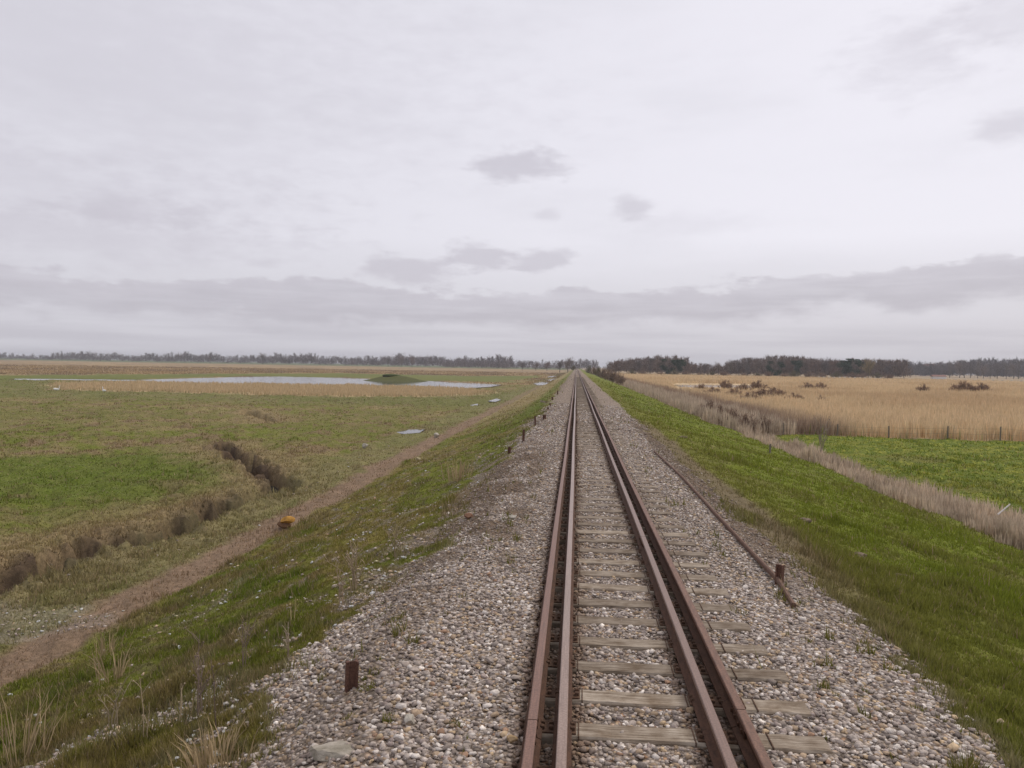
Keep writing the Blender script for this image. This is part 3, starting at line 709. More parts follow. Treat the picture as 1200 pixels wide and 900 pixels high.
# mole hills / dead grass heaps on the right bank
for (a, b, w_, lb) in ((1003, 647, 26, 'brown earth heap nearest the ballast on the right green bank'), (940, 611, 24, 'pale dead-grass heap midway down the right bank'), (1058, 676, 22, 'darker earth heap low on the right bank'), (800, 513, 14, 'farthest pale heap on the right bank, beyond the loose bar')):
    x, y = hit(a, b); z = gz(x, y); r = w_ * math.hypot(x, y) / F / 2.6; bm = bmesh.new(); bmesh.ops.create_icosphere(bm, subdivisions=4, radius=1)
    for v in bm.verts:
        k = 1 + 1.1 * (float(fbm(np.array([v.co.x * 3]), np.array([v.co.y * 3]), a, 3)[0]) - .5); v.co = (v.co.x * r * k, v.co.y * r * k * .9, v.co.z * r * .30 * k)
    o = mesh_bm('earth_heap', bm, mat_simple('crumbly_earth', (.11, .08, .055), (.22, .17, .12), 14, bd=.03)); o.location = (x, y, z); tag(o, lb, 'molehill')

# ------------------------------------------------------------------ rusty rail stubs and loose bar
def stub(px, py, hpx, label, rz=0, tilt=0, sc=.8):
    x, y = hit(px, py); z = gz(x, y); h = hpx * math.hypot(x - CAM[0], y) / F
    bm = bmesh.new(); prof = [(a * sc, (b - .075) * sc) for a, b in rail_section()]
    rings = [[bm.verts.new((a, b, q)) for a, b in prof] for q in (-.2, h * .5, h)]
    for A, B in zip(rings[:-1], rings[1:]):
        for k in range(16): bm.faces.new((A[k], A[(k + 1) % 16], B[(k + 1) % 16], B[k]))
    bm.faces.new(rings[-1]); bm.faces.new(rings[0][::-1])
    o = mesh_bm('rusty_stake', bm, MSTAKE); o.location = (x, y, z); o.rotation_euler = (tilt, tilt * .5, rz)
    tag(o, label, 'stake', 'rusty rail stubs along the ballast edge'); return o
stub(411, 810, 35, 'rusty upright rail stub in the gravel, nearest on the left shoulder', 2.1, .03, .66)
stub(596.5, 535, 8, 'low rusty stub, first of the distant row on the left shoulder', 1.2, .05, .6)
stub(613, 518, 14, 'tallest rusty stub in the distant row on the left shoulder', .4, .02, .6)
stub(627, 499, 11.5, 'second tall rusty stub in the distant left row', .2, -.04, .6)
stub(637.5, 492, 6.5, 'short rusty stub closer to the rails in the distant left row', 1.0, .04, 1)
stub(641, 481, 4, 'small leaning stub beyond the short one on the left shoulder', .7, .4, .6)
stub(645, 477, 4, 'small stub next to the leaning one on the left shoulder', .7, -.2, .6)
stub(647, 470, 5, 'dark stub behind the fallen sleeper piece on the left shoulder', .2, 0, 1)
stub(653.3, 462.5, 4.5, 'farthest rusty stub of the left row', .2, 0, 1)
stub(912.5, 686, 23, 'rusty rail stub on the right standing beside the kinked end of the loose bar', .9, .03, .62)
def bar():
    pts = [hit(*p) for p in ((930, 713.5), (921, 699), (912, 687), (903, 677), (880, 650), (840, 606), (800, 562), (767, 530))]
    bm = bmesh.new(); hw, hh = .026, .03; P = []
    for k, (x, y) in enumerate(pts): P.append((x, y, gz(x, y) + .045 + (.03 if k in (2, 3) else 0)))
    # resample
    Q = []
    for a, b in zip(P[:-1], P[1:]):
        for t in range(6): Q.append(tuple(a[i] + (b[i] - a[i]) * t / 6 for i in range(3)))
    Q.append(P[-1]); rings = []
    for x, y, z in Q: rings.append([bm.verts.new((x + a, y, z + b)) for a, b in ((-hw, -hh), (hw, -hh), (hw, hh * .4), (hw * .5, hh), (-hw * .5, hh), (-hw, hh * .4))])
    for A, B in zip(rings[:-1], rings[1:]):
        for k in range(6): bm.faces.new((A[k], A[(k + 1) % 6], B[(k + 1) % 6], B[k]))
    bm.faces.new(rings[0]); bm.faces.new(rings[-1][::-1])
    tag(mesh_bm('loose_rail', bm, mat_rust('bar_rust', (.19, .115, .08), (.10, .058, .042), .8, .25)), 'long narrow rusty bar lying on the right ballast edge, kinked at its near end', 'rail')
bar()
x, y = hit(641, 472.5); z = gz(x, y); bm = bmesh.new(); bm_box(bm, -.55, .55, -.12, .12, 0, .15, .01)
o = mesh_bm('sleeper_offcut', bm, MWOOD); o.location = (x, y, z + .02); o.rotation_euler = (0, .12, .3); tag(o, 'dark fallen piece of sleeper among the distant stubs on the left shoulder', 'timber')
# pale bottle-like stick in the ditch reeds
x, y = hit(1164, 628); bm = bmesh.new(); tube(bm, [(0, 0, .25), (.22, .05, .42), (.46, .1, .62)], .03, .024, 6)
o = mesh_bm('broken_branch', bm, mat_simple('bleached_wood', (.6, .57, .52), (.75, .72, .68), 9)); o.location = (x + .6, y + .9, gz(x + .6, y + .9) + .35); tag(o, 'short white bleached branch caught in the ditch reeds at the right', 'branch')

# ------------------------------------------------------------------ fence at the far side of the meadow
fen = empty('wire_fence', (PLEFT[0], PLEFT[1], ZF)); tag(fen, 'thin wooden post and wire fence between the green meadow and the reeds', 'fence')
tops = []
for px, py, h in ((918, 510, 13), (950, 511, 11), (981, 512, 13), (1011, 512.5, 11), (1041.6, 513.5, 13.5), (1076, 514.5, 11), (1110, 515.5, 14), (1172, 517.5, 15), (1238, 519, 15), (1305, 521, 15)):
    if h == 11: continue
    x, y = at(px, py, ZF); h = h * y / F * 1.06; z = gz(x, y) - ZF; bm = bmesh.new(); l = random.uniform(-.05, .05)
    tube(bm, [(0, 0, -.3), (l * .5, 0, h * .5), (l, 0, h)], .062, .055, 7)
    o = mesh_bm('post', bm, MPOST, fen); o.location = (x - PLEFT[0], y - PLEFT[1], z); tops.append((x - PLEFT[0] + l, y - PLEFT[1], z, h))
for f in (.45, .85):
    bm = bmesh.new()
    for a, b in zip(tops[:-1], tops[1:]):
        A = Vector((a[0], a[1] - .07, a[2] + a[3] * f)); B = Vector((b[0], b[1] - .07, b[2] + b[3] * f)); tube(bm, [A, (A + B) / 2 - Vector((0, 0, .05)), B], .006, .006, 3)
    mesh_bm('wire', bm, MWIRE, fen)
x, y = at(902, 536, -2.2); bm = bmesh.new(); tube(bm, [(0, 0, -.3), (.02, 0, .55)], .06, .05, 6); o = mesh_bm('wooden_post', bm, MPOST); o.location = (x, y, gz(x, y)); tag(o, 'short lone wooden post at the top of the ditch reeds, apart from the fence', 'post')

# ------------------------------------------------------------------ trees and shrubs
def twig_mesh(n, kind, seed, H=1.0, col=(.15, .12, .10), wid=.012, ln=.14):
    """crown of slender twigs following a few limbs; unit height"""
    rg = np.random.default_rng(seed); limbs = []
    if kind == 'bush': limbs = [((math.cos(a) * r * .4, math.sin(a) * r * .4, .02), (math.cos(a) * r, math.sin(a) * r, (.9 - 1.3 * r * r) * h)) for a, r, h in zip(rg.uniform(0, 6.28, 40), rg.uniform(.03, .62, 40), rg.uniform(.6, 1.0, 40))]
    elif kind == 'poplar': limbs = [((0, 0, z), (math.cos(a) * .10, math.sin(a) * .10, min(1, z + .2))) for a, z in zip(rg.uniform(0, 6.28, 26), rg.uniform(.15, .85, 26))]
    else: limbs = [((0, 0, z), (math.cos(a) * r, math.sin(a) * r, min(.97, z + h))) for a, z, r, h in zip(rg.uniform(0, 6.28, 30), rg.uniform(.12, .66, 30), rg.uniform(.06, .34, 30), rg.uniform(.18, .42, 30))]
    L = np.array(limbs); k = rg.integers(0, len(L), n); t = rg.uniform(.2, 1.05, n)[:, None]
    P = L[k, 0] * (1 - t) + L[k, 1] * t + rg.normal(0, .035, (n, 3)); P[:, 2] = np.clip(P[:, 2], .0, 1)
    d = (L[k, 1] - L[k, 0]); d /= np.linalg.norm(d, axis=1)[:, None] + 1e-9; d = d + rg.normal(0, .55, (n, 3)); d[:, 2] = np.abs(d[:, 2]) + .3; d /= np.linalg.norm(d, axis=1)[:, None]
    s = np.cross(d, rg.normal(size=(n, 3))); s /= np.linalg.norm(s, axis=1)[:, None] + 1e-9
    l = rg.uniform(.5, 1.2, (n, 1)) * ln; w = rg.uniform(.6, 1.3, (n, 1)) * wid
    V = np.stack([P - s * w / 2, P + s * w / 2, P + d * l], 1).reshape(-1, 3); V[:, 2] = np.maximum(V[:, 2], 0.005)
    C = np.repeat(np.array(col) * rg.uniform(.6, 1.4, (n, 1)), 3, axis=0)
    return V, np.arange(n * 3).reshape(n, 3), C, L
def leaf_mesh(n, seed, col, cone=False):
    rg = np.random.default_rng(seed); q = rg.normal(size=(n, 3)); q /= np.linalg.norm(q, axis=1)[:, None]
    lob = rg.normal(size=(9, 3)) * np.array([.16, .16, .2]) + np.array([0, 0, .58]); k = rg.integers(0, 9, n)
    P = lob[k] + q * rg.uniform(.08, .2, (n, 1)); P[:, 2] = np.clip(P[:, 2], .1, 1)
    if cone: P[:, :2] *= (1.1 - P[:, 2:3]) * 1.3
    a = rg.normal(size=(n, 3)); a /= np.linalg.norm(a, axis=1)[:, None]; b = np.cross(a, q); b /= np.linalg.norm(b, axis=1)[:, None] + 1e-9; w = .03
    V = np.stack([P - a * w, P + a * w, P + b * w * 1.6], 1).reshape(-1, 3); C = np.repeat(np.array(col) * rg.uniform(.5, 1.5, (n, 1)), 3, axis=0)
    return V, np.arange(n * 3).reshape(n, 3), C
def make_tree(name, kind, seed, col, n=1500, wid=.012):
    r = empty(name, (0, 0, 0))
    V, Fc, C, L = twig_mesh(n, kind, seed, col=col, wid=wid)
    if kind == 'evergreen': V, Fc, C = leaf_mesh(n, seed, col)
    mesh_np('crown', V, Fc, MLEAF if kind == 'evergreen' else MTWIG, r, col=C)
    bm = bmesh.new(); 
    if kind == 'bush':
        for a, b in L[:6]: tube(bm, [a, (np.array(a) + b) / 2 + .02, b], .012, .005, 4)
        mesh_bm('stems', bm, MBARK, r)
    else:
        tube(bm, [(0, 0, -.02), (.01, 0, .3), (.0, .01, .6), (.01, 0, .9)], .022, .006, 6)
        for a, b in L[:14]: tube(bm, [a, (np.array(a) * .5 + np.array(b) * .5) + np.array([0, 0, -.02]), b], .009, .003, 4)
        mesh_bm('trunk', bm, MBARK, r)
    reg(r); return r
PROT = {}
def proto(key):
    if key in PROT: return copy_tree(PROT[key])
    name, kind, seed, col, n, wid = KINDS[key]; PROT[key] = make_tree(name, kind, seed, col, n, wid); return PROT[key]
BR = (.20, .155, .13)
KINDS = {'bare1': ('bare_tree', 'round', 1, BR, 1100, .010), 'bare2': ('bare_tree', 'round', 2, (.15, .125, .115), 1100, .010), 'bare3': ('bare_tree', 'round', 3, (.2, .14, .115), 1300, .010),
         'willow': ('willow_tree', 'round', 4, (.26, .21, .12), 1700, .011), 'poplar1': ('poplar_tree', 'poplar', 5, (.17, .145, .125), 600, .010), 'poplar2': ('poplar_tree', 'poplar', 6, (.15, .13, .12), 600, .010),
         'ever1': ('pine_tree', 'evergreen', 7, (.03, .05, .026), 1500, .02), 'ever2': ('pine_tree', 'evergreen', 8, (.035, .055, .03), 1500, .02),
         'bush1': ('bare_bush', 'bush', 9, (.21, .15, .115), 2600, .013), 'bush2': ('bare_bush', 'bush', 10, (.25, .18, .135), 2600, .013), 'bush3': ('bare_bush', 'bush', 11, (.15, .13, .075), 2600, .013),
         'shrub1': ('reed_bed_shrub', 'bush', 12, (.27, .19, .14), 2600, .026), 'shrub2': ('reed_bed_shrub', 'bush', 13, (.30, .21, .15), 2600, .026)}
def hor(px): return 430 + (px - 675.5) * math.tan(R(1.0))
def plant(key, px, dist, toppx, label, cat='tree', group=None, wide=1.0, zb=None):
    """a tree dist metres down the line whose top shows at height toppx"""
    v = ray(px, hor(px)); t = dist / v[1]; x = CAM[0] + v[0] * t; y = dist
    z = gz(x, y) if zb is None else zb
    ztop = CAM[2] + (hor(px) - toppx) * t
    h = ztop - z; o = proto(key); o.location = (x, y, z); o.scale = (h * wide, h * wide, h); o.rotation_euler.z = random.uniform(0, 6.28); tag(o, label, cat, group); return o
# left horizon
TL = 'single bare trees standing out of the far left woodland'
plant('bare1', 308, 1350, 413.5, 'widest bare tree breaking the far woodland line behind the pond', wide=1.3)
plant('bare2', 216, 1380, 416, 'bare tree above the far left woodland, left of the widest one', group=TL)
plant('bare3', 246, 1380, 416.5, 'reddish bare tree between the two taller ones behind the pond', group=TL)
plant('poplar1', 72, 1400, 414, 'slim bare tree near the left end of the far woodland', group=TL)
plant('poplar2', 118, 1400, 414.5, 'second slim bare tree from the left end of the far woodland', group=TL)
plant('poplar1', 184, 1400, 415.5, 'third slim bare tree from the left end of the far woodland', group=TL)
plant('bare2', 455, 1250, 418, 'left tree of the tall clump beyond the mound', group=TL); plant('bare1', 470, 1250, 416.5, 'middle tree of the tall clump beyond the mound', group=TL); plant('bare3', 483, 1250, 417.5, 'right tree of the tall clump beyond the mound', group=TL)
plant('poplar2', 405, 1300, 420, 'slim tree left of the tall clump beyond the mound', group=TL)
for px, tp, ks, lb in ((612, 424.5, 'bare2', 'bare tree left of the track end, third before the big pair'), (628, 424, 'bare1', 'bare tree left of the track end, second before the big pair'), (641, 424, 'bare3', 'bare tree left of the track end, just before the big pair')):
    plant(ks, px, 900, tp, lb, wide=1.3)
plant('bare2', 656, 700, 422, 'lower tree of the big pair just left where the rails vanish', wide=1.4); plant('bare1', 665.5, 640, 419, 'tallest tree just left of where the rails vanish', wide=1.3)
plant('bush3', 672, 620, 427, 'rounded bush directly beside the vanishing rails', 'bush', wide=.9)
# bushes on the right side of the embankment
GB = 'brown bushes along the foot of the right embankment'
for i, (px, d, tp, k) in enumerate(((690, 520, 427.5, 'bush3'), (696, 430, 427.5, 'bush1'), (702, 360, 428, 'bush3'), (708, 310, 428.5, 'bush1'), (714, 270, 429.5, 'bush2'), (720, 240, 431.5, 'bush1'), (727, 215, 435.5, 'bush2'))):
    plant(k, px, d, tp, ('farthest, olive', 'second farthest, brown', 'third farthest, olive', 'middle, brown', 'third nearest, tan', 'second nearest, brown', 'nearest and lowest, tan')[i] + ' bush in the row right of the rails', 'bush', GB, wide=.85, zb=-2.2)
# right wood
GR = 'trees along the edge of the right wood'
spec = [(722, 640, 421, 'bare3'), (735, 640, 419.5, 'bare1'), (749, 650, 420, 'bare2'), (762, 650, 420, 'poplar2'), (771, 640, 421, 'bare1'), (783, 640, 421.5, 'ever1'), (797, 630, 422, 'ever2'), (812, 660, 426, 'bare3'), (826, 680, 426, 'bare2'), (842, 680, 424.5, 'bare1'), (856, 690, 423, 'poplar1'),
        (866, 690, 421.5, 'bare2'), (876, 690, 419.5, 'poplar2'), (888, 690, 420, 'bare1'), (900, 680, 419, 'poplar1'), (908, 660, 424, 'ever1'), (914, 680, 419.5, 'bare2'), (926, 680, 420, 'bare3'), (935, 670, 423, 'ever2'), (944, 680, 420, 'bare1'), (956, 680, 420.5, 'bare3'), (967, 680, 420, 'bare2'), (978, 680, 421, 'bare3'),
        (990, 650, 423, 'ever2'), (999, 650, 421, 'ever1'), (1018, 600, 421.5, 'willow'), (1040, 720, 427, 'bare2'), (1059, 800, 429, 'bare3')]
kn = {'bare1': 'bare grey tree', 'bare2': 'bare dark tree', 'bare3': 'bare reddish tree', 'poplar1': 'slim bare tree', 'poplar2': 'slim dark bare tree', 'ever1': 'dark green pine', 'ever2': 'dense green pine', 'willow': 'rounded yellowish tree'}
ordn = ['first', 'second', 'third', 'fourth', 'fifth', 'sixth', 'seventh', 'eighth']; cnt = {}
for px, d, tp, k in spec:
    c = kn[k]; i = cnt.get(c, 0); cnt[c] = i + 1
    lb = 'large rounded yellowish tree standing alone at the right end of the wood' if k == 'willow' else '%s, %s of its kind from the left in the right wood' % (c, ordn[i])
    plant(k, px, d, tp, lb, group=None if k == 'willow' else GR, wide=1.15 if 'pop' not in k else 1.3)
cnt = {}
for i, px in enumerate(range(1075, 1262, 8)):
    k = ('bare2', 'poplar1', 'bare1', 'poplar2')[i % 4]; c = kn[k]; j = cnt.get(k, 0); cnt[k] = j + 1
    if i < 7 and px < 1110: continue
    plant(k, px + random.uniform(-3, 3), 1000 + random.uniform(-40, 40), random.uniform(422.5, 427), 'tall bare tree in the even row at the far right of the reed bed', group='tall bare trees in the far right row', wide=1.1)
GS = 'bushes at the foot of the right wood'
for i, px in enumerate(range(740, 1060, 16)):
    plant(('bush3', 'bush1', 'bush2')[i % 3], px + random.uniform(-4, 4), 590 + random.uniform(-15, 15), random.uniform(431, 434.5) + (px - 740) * .012, 'low rounded bush at the foot of the right wood', 'bush', GS, wide=1.5)
# shrubs in the reed bed
for i, (px, d, tp, w_, lb) in enumerate(((822, 175, 451, .9, 'leftmost dark shrub of the reed bed cluster'), (836, 150, 454, .9, 'second shrub from the left of the reed bed cluster'), (851, 205, 446.5, .8, 'tall shrub in the back of the reed bed cluster'),
    (861, 140, 456, .9, 'front left shrub of the reed bed cluster'), (889, 190, 446, .8, 'tallest shrub of the reed bed cluster'), (893, 138, 456, 1.1, 'wide shrub in front of the tallest in the reed bed'), (915, 140, 457.5, .9, 'reddish shrub right of the wide shrub in the reed bed'),
    (931, 128, 461, 1.0, 'low front shrub right of the reed bed cluster'), (946, 200, 449, .85, 'left one of a pair of rounded shrubs in the middle of the reeds'), (963, 198, 449.5, .85, 'right one of a pair of rounded shrubs in the middle of the reeds'), (963, 125, 464, .7, 'small low shrub in front of the rounded pair'),
    (1082, 200, 450.5, .6, 'faint small shrub between the rounded pair and the far right pair'), (1128, 205, 447.5, .8, 'larger shrub of the far right pair in the reeds'), (1137, 205, 449.5, .7, 'smaller shrub of the far right pair in the reeds'), (1150, 215, 449, .8, 'pale shrub beyond the far right pair in the reeds'), (872, 170, 450.5, .9, 'round shrub directly left of the tallest in the reed bed'), (905, 150, 454.5, 1.1, 'broad shrub behind the reddish one in the reed bed'), (878, 125, 460.5, 1.1, 'nearest broad shrub of the reed bed cluster'))):
    plant('shrub1' if i % 3 else 'shrub2', px, d, tp - 2.2, lb, 'shrub', 'brown shrubs in the reed bed', wide=w_ * 1.5)
for i, (px, d, tp) in enumerate(((832, 88, 466), (846, 78, 472), (861, 72, 476), (878, 68, 482), (897, 68, 486), (960, 60, 489))):
    if px == 960: continue
    plant('shrub1', px, d, tp, 'wispy reddish shrub, %s from the left along the ditch above the green meadow' % ordn[i], 'shrub', 'wispy shrubs along the ditch', wide=.9)

def woods(name, px0, px1, d, top, label, n, depth=60, colr=(.16, .132, .12), per=150, base=0.0):
    """a belt of woodland that reads as one mass: many bare crowns in one object"""
    Vs, Cs = [], []
    for i in range(n):
        px = px0 + (px1 - px0) * (i + random.random()) / n; dd = d(px) + random.uniform(0, depth); v = ray(px, hor(px)); t = dd / v[1]; x = CAM[0] + v[0] * t
        tp = top(px) + random.uniform(-1.2, 2.5); h = (CAM[2] + (hor(px) - tp) * t - ZF) * 1.12
        V, Fc, C, L = twig_mesh(per, random.choice(['round', 'bush', 'bush', 'round', 'poplar']), 1000 + i, col=np.array(colr) * random.uniform(.8, 1.2), wid=.035, ln=.2)
        a = random.uniform(0, 6.28); ca, sa = math.cos(a), math.sin(a); wd = h * random.uniform(.7, 1.2)
        Vs.append(np.stack([(V[:, 0] * ca - V[:, 1] * sa) * wd + x, (V[:, 0] * sa + V[:, 1] * ca) * wd + dd, V[:, 2] * h + ZF - base], 1)); Cs.append(C)
    V = np.concatenate(Vs); o = mesh_np(name, V, np.arange(len(V)).reshape(-1, 3), MTWIG, col=np.concatenate(Cs)); tag(o, label, 'woodland', kind='stuff')
woods('far_woodland', -120, 600, lambda p: 1450 - max(0, p) * .35, lambda p: 414.3 + p * .0098 + 1.2 * math.sin(p * .05) + .6 * math.sin(p * .17), 'long hazy belt of bare woodland along the left horizon', 620, per=150, colr=(.16, .13, .125))
woods('far_woodland', 520, 700, lambda p: 1150, lambda p: 423.8 + 1.0 * math.sin(p * .09), 'low hazy woods closing the view behind the end of the track', 150, per=110, colr=(.15, .125, .12))
woods('woodland', 712, 1062, lambda p: 700, lambda p: 423 + 2.2 * math.sin(p * .045 + 1.1) + (4.5 if 805 < p < 850 else 0) + max(0, p - 1000) * .09, 'bare brown wood behind the reed bed on the right', 420, depth=70, per=200, colr=(.175, .13, .105))
woods('far_woodland', 1040, 1300, lambda p: 1100, lambda p: 426.5 - max(0, p - 1100) * .03 + .8 * math.sin(p * .07), 'hazy grey wood at the far right edge of the marsh', 330, depth=60, per=150, colr=(.15, .13, .125))

# ------------------------------------------------------------------ far buildings, hide, birds
b = empty('apartment_building', (0, 0, 0)); v = ray(1090, hor(1090)); t = 1500 / v[1]; bx = CAM[0] + v[0] * t
b.location = (bx, 1500, ZF); tag(b, 'long pinkish building showing above the far right trees', 'building')
bm = bmesh.new(); bm_box(bm, -20, 20, -6, 6, 0, 20); w = mesh_bm('wall', bm, mat_simple('pink_render', (.42, .3, .27), (.5, .37, .34), .5), b)
bm = bmesh.new(); bm_box(bm, -21, 21, -7, 7, 20, 21.5); bm_box(bm, -8, 6, -4, 4, 21.5, 23); mesh_bm('roof', bm, mat_simple('red_tile', (.26, .14, .11), (.33, .19, .15), .5), b)
for k in range(9):
    for r_ in (13.5, 16.8):
        bm = bmesh.new(); bm_box(bm, -18.5 + k * 4.3, -16.8 + k * 4.3, -6.1, -6.01, r_, r_ + 1.8); mesh_bm('window', bm, mat_simple('dark_pane', (.05, .05, .06), (.08, .08, .09), 1, .2), b)
v = ray(1100, hor(1100)); t = 760 / v[1]; 
b = empty('farm_shed', (CAM[0] + v[0] * t, 760, ZF)); tag(b, 'small low white and reddish shed at the far edge of the reed bed', 'shed')
bm = bmesh.new(); bm_box(bm, -6, 6, -2.5, 2.5, 0, 2.2); mesh_bm('wall', bm, mat_simple('white_wall', (.6, .6, .6), (.75, .74, .72), 1), b)
bm = bmesh.new(); P = [bm.verts.new(p) for p in ((-6.4, -2.9, 2.2), (6.4, -2.9, 2.2), (6.4, 2.9, 2.2), (-6.4, 2.9, 2.2), (-6.4, 0, 3.9), (6.4, 0, 3.9))]
for f in ((0, 1, 5, 4), (2, 3, 4, 5), (0, 4, 3), (1, 2, 5), (0, 3, 2, 1)): bm.faces.new([P[i] for i in f])
mesh_bm('roof', bm, mat_simple('shed_roof', (.22, .12, .1), (.3, .18, .15), 1), b)
# hunting hide on the mound
hx, hy = MOUND[0] - 1.5, MOUND[1] + 15; hz = gz(hx, hy); b = empty('hunting_hide', (hx, hy, hz)); tag(b, 'dark low turf-covered hide on top of the green mound by the pond', 'hide')
bm = bmesh.new(); bm_box(bm, -2.4, 2.4, -1.4, 1.4, -.8, .1, .1); mesh_bm('wall', bm, mat_simple('dark_boards', (.035, .035, .028), (.06, .06, .045), 3), b)
bm = bmesh.new(); bmesh.ops.create_icosphere(bm, subdivisions=3, radius=1)
for q in bm.verts: q.co = (q.co.x * 3.0, q.co.y * 1.9, .1 + max(q.co.z, -.1) * .5 + random.uniform(-.05, .05))
mesh_bm('turf_roof', bm, mat_simple('turf', (.045, .06, .02), (.08, .10, .035), 3), b)
def swan(px, py, label, sc=1, rz=0):
    x, y = at(px, py, ZF); r = empty('white_bird', (x, y, gz(x, y) + .08), rz, sc); tag(r, label, 'bird', 'white birds by the pond')
    bm = bmesh.new(); bmesh.ops.create_icosphere(bm, subdivisions=3, radius=1)
    for q in bm.verts:
        X, Y, Z = q.co; q.co = (X * .52, Y * .22 * (1 - .3 * X), .3 + Z * .22 + (.10 * X * X if X < 0 else 0))
    tube(bm, [(.38, 0, .36), (.50, 0, .55), (.46, 0, .78), (.50, 0, .93), (.58, 0, .97)], .075, .04, 8)
    bmesh.ops.create_icosphere(bm, subdivisions=2, radius=.065, matrix=Matrix.Translation((.58, 0, .97)) @ Matrix.Diagonal((1.3, .8, .9, 1)))
    mesh_bm('body', bm, mat_simple('white_feathers', (.72, .72, .7), (.82, .82, .8), 6), r, smooth=True)
    bm = bmesh.new(); tube(bm, [(.64, 0, .965), (.76, 0, .93)], .03, .012, 5); mesh_bm('bill', bm, mat_simple('orange_bill', (.5, .2, .04), (.6, .26, .06), 6), r)
    bm = bmesh.new()
    for s in (-1, 1): tube(bm, [(0, s * .08, .15), (0, s * .08, -.1)], .015, .012, 4)
    mesh_bm('legs', bm, mat_simple('dark_legs', (.04, .04, .04), (.07, .07, .07), 6), r)
swan(66, 459, 'white bird at the left end of the reed band before the pond', .85, .4); swan(122, 461, 'white bird in the grass right of the leftmost one, before the reed band', .85, 2.6)
# pale boulders edging the far bank
rb_ = []
for i, px in enumerate(list(range(960, 1035, 6)) + list(range(1120, 1200, 11))):
    y = 560; v = ray(px, hor(px)); t = y / v[1]; x = CAM[0] + v[0] * t; bm = bmesh.new(); bmesh.ops.create_icosphere(bm, subdivisions=2, radius=1)
    for q in bm.verts: q.co = (q.co.x * 1.1 * random.uniform(.9, 1.1), q.co.y * .8, q.co.z * .8 * random.uniform(.8, 1.1))
    o = mesh_bm('pale_boulder', bm, MROCK); o.location = (x, y, ZF + 1.9 if i < 0 else ZF + .5); o.scale = (1, 1, 1.6)
    tag(o, 'pale boulder in the line edging the far bank of the reed bed', 'boulder', 'pale boulders along the far bank')

# ------------------------------------------------------------------ sky, light
SUNAZ, SUNEL = R(48), R(48)       # azimuth measured from the line of the track, to the right
W = bpy.data.worlds.new('World'); S.world = W; W.use_nodes = True; t = W.node_tree; t.nodes.clear()
class WN(NT):
    def __init__(s): s.t = t
w = WN(); out = w.n('ShaderNodeOutputWorld'); bg = w.n('ShaderNodeBackground'); bg.inputs[1].default_value = .1; w.l(bg.outputs[0], out.inputs[0])
sky = w.n('ShaderNodeTexSky', sky_type='NISHITA'); sky.sun_disc = False; sky.sun_elevation = SUNEL; sky.sun_rotation = SUNAZ; sky.dust_density = 3
tc = w.n('ShaderNodeTexCoord'); sp = w.n('ShaderNodeSeparateXYZ'); w.l(tc.outputs['Generated'], sp.inputs[0])
az = w.math('ARCTAN2', sp.outputs[0], sp.outputs[1]); el = w.math('ARCSINE', sp.outputs[2])
cb = w.n('ShaderNodeCombineXYZ'); w.l(az, cb.inputs[0]); w.l(w.math('MULTIPLY', el, 2.6), cb.inputs[1])
cf = w.n('ShaderNodeCombineXYZ'); w.l(az, cf.inputs[0]); w.l(w.math('MULTIPLY', el, 4.0), cf.inputs[1])
na = w.noise(cb.outputs[0], 7, 8, .58); nb = w.noise(cf.outputs[0], 2.2, 6, .55); ncl = w.noise(cb.outputs[0], 22, 6, .6)
def smooth(v, a, b_):
    m = w.n('ShaderNodeMapRange', interpolation_type='SMOOTHSTEP'); m.inputs[1].default_value = a; m.inputs[2].default_value = b_; w.l(v, m.inputs[0]); return m.outputs[0]
def patch(px, py, wx, wy, soft=.5, amt=1.0, k=1.6):
    a0, e0 = azel(px, py); A = w.math('DIVIDE', w.math('SUBTRACT', az, a0), wx / F); B = w.math('DIVIDE', w.math('SUBTRACT', el, e0), wy / F)
    d = w.math('SQRT', w.math('ADD', w.math('MULTIPLY', A, A), w.math('MULTIPLY', B, B)))
    d = w.math('ADD', d, w.math('MULTIPLY', w.math('SUBTRACT', ncl, .5), k * 1.7)); d = w.math('ADD', d, w.math('MULTIPLY', w.math('SUBTRACT', na, .5), k * .7))
    return w.math('MULTIPLY', w.math('SUBTRACT', 1.0, smooth(d, 1 - soft, 1 + soft)), amt)
g = w.ramp(el, (0, (6.6, 6.45, 6.95)), (.06, (7.2, 7.0, 7.6)), (.10, (7.7, 7.5, 8.1)), (.16, (8.95, 8.75, 9.45)), (.42, (8.8, 8.6, 9.3)), (1, (7.6, 7.55, 8.0)))
# brighter towards the hidden sun on the right, greyer upper left
azf = smooth(az, -.75, .35); g = w.mix(w.math('MULTIPLY', w.math('SUBTRACT', 1.0, azf), .62), g, (7.0, 6.9, 7.55)); 
g = w.mix(w.math('MULTIPLY', smooth(nb, .44, .68), .28), g, (6.7, 6.55, 7.1))
DK = (6.0, 5.7, 6.35)
for a_ in ((612, 194, 44, 17, .55, .75, 1.5), (740, 244, 20, 11, .6, .6, 1.4), (480, 318, 50, 15, .45, .75, 1.5), (560, 302, 38, 15, .45, .75, 1.5), (632, 305, 34, 11, .45, .7, 1.4), (640, 252, 14, 6, .6, .35, 1.4),
           (1068, 62, 50, 30, .9, .35, 1.8), (1180, 148, 30, 12, .7, .5, 1.4), (1190, 20, 60, 22, .9, .35, 1.6), (60, 270, 190, 24, .8, .45, 1.6), (150, 246, 60, 14, .7, .45, 1.5), (20, 215, 220, 30, .9, .4, 1.6), (60, 40, 330, 90, 1.0, .35, 1.6), (312, 309, 16, 6, .6, .4, 1.2), (820, 262, 60, 10, .8, .2, 1.4)):
    g = w.mix(patch(*a_), g, DK)
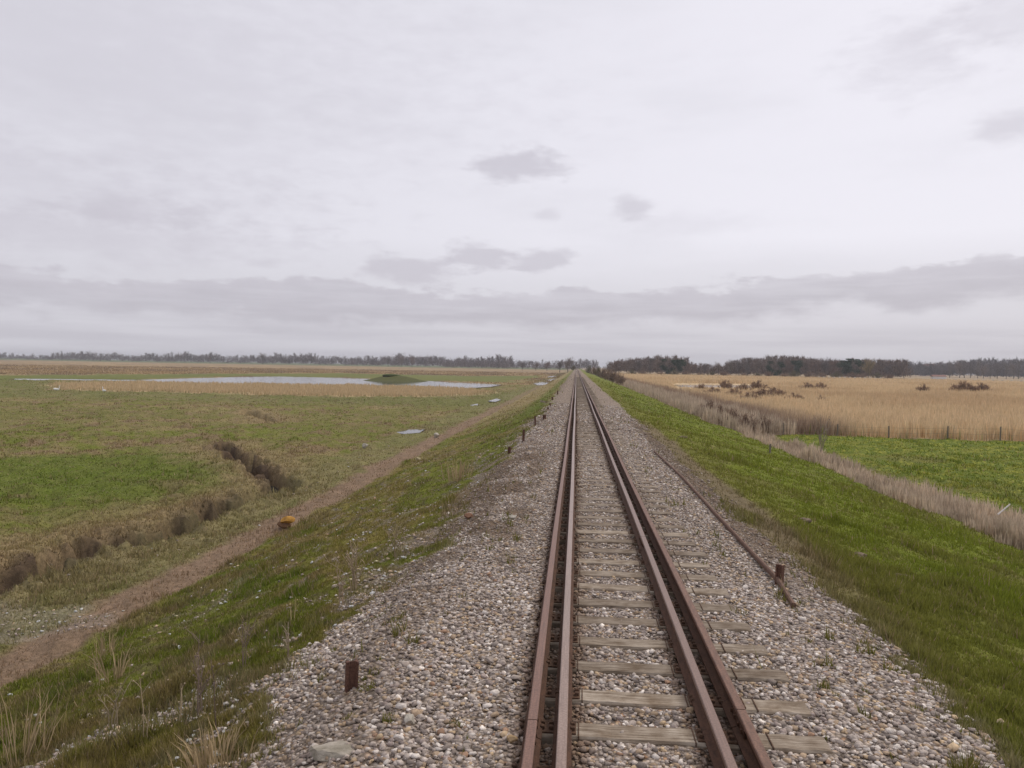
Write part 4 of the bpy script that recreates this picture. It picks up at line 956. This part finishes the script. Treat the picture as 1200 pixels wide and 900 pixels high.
# long stratus bank low over the horizon
e2 = w.math('SUBTRACT', el, w.math('MULTIPLY', w.math('MAXIMUM', az, 0.0), .062)); e2 = w.math('ADD', e2, w.math('MULTIPLY', w.math('SUBTRACT', na, .5), -.085)); e2 = w.math('ADD', e2, w.math('MULTIPLY', w.math('SUBTRACT', ncl, .5), .03))
cs2 = w.n('ShaderNodeCombineXYZ'); w.l(w.math('MULTIPLY', az, 2.2), cs2.inputs[0]); w.l(w.math('MULTIPLY', el, 24), cs2.inputs[1]); nst = w.noise(cs2.outputs[0], 2.6, 7, .6)
bank = w.math('MULTIPLY', w.math('MULTIPLY', smooth(e2, .040, .066), w.math('SUBTRACT', 1.0, smooth(e2, .092, .101))), w.math('ADD', .62, w.math('MULTIPLY', smooth(nst, .32, .6), .38)))
inner = w.mix(w.math('MULTIPLY', smooth(e2, .06, .10), .6), (5.25, 5.0, 5.6), (6.4, 6.1, 6.75))
g = w.mix(w.math('MULTIPLY', bank, .85), g, inner)
cs = w.n('ShaderNodeCombineXYZ'); w.l(w.math('MULTIPLY', az, 1.2), cs.inputs[0]); w.l(w.math('MULTIPLY', el, 22), cs.inputs[1]); ns = w.noise(cs.outputs[0], 3, 5, .5)
low = w.math('SUBTRACT', 1.0, smooth(el, .035, .065)); g = w.mix(w.math('MULTIPLY', low, w.math('MULTIPLY', smooth(ns, .35, .65), .6)), g, (5.5, 5.3, 5.9))
fin = w.mix(.93, sky.outputs[0], g); w.l(fin, bg.inputs[0])
sun = bpy.data.lights.new('sun', 'SUN'); sun.energy = 1.8; sun.angle = R(20); sun.color = (1, .91, .79); so = link(bpy.data.objects.new('sun', sun))
d = Vector((math.sin(SUNAZ) * math.cos(SUNEL), math.cos(SUNAZ) * math.cos(SUNEL), math.sin(SUNEL))); so.rotation_euler = d.to_track_quat('Z', 'Y').to_euler()
# haze
bm = bmesh.new(); bm_box(bm, -7100, 7100, -7100, 7100, -8, 34); m = bpy.data.materials.new('haze_air'); m.use_nodes = True; nt = m.node_tree; nt.nodes.clear()
oo = nt.nodes.new('ShaderNodeOutputMaterial'); pv = nt.nodes.new('ShaderNodeVolumePrincipled'); pv.inputs['Color'].default_value = (.86, .88, .95, 1); pv.inputs['Density'].default_value = .00017; nt.links.new(pv.outputs[0], oo.inputs['Volume'])
HAZE = True
if HAZE: tag(mesh_bm('haze', bm, m), kind='stuff')
vs = S.view_settings; vs.view_transform = 'Standard'; vs.look = 'None'; vs.gamma = 1; vs.exposure = 0; vs.use_curve_mapping = False
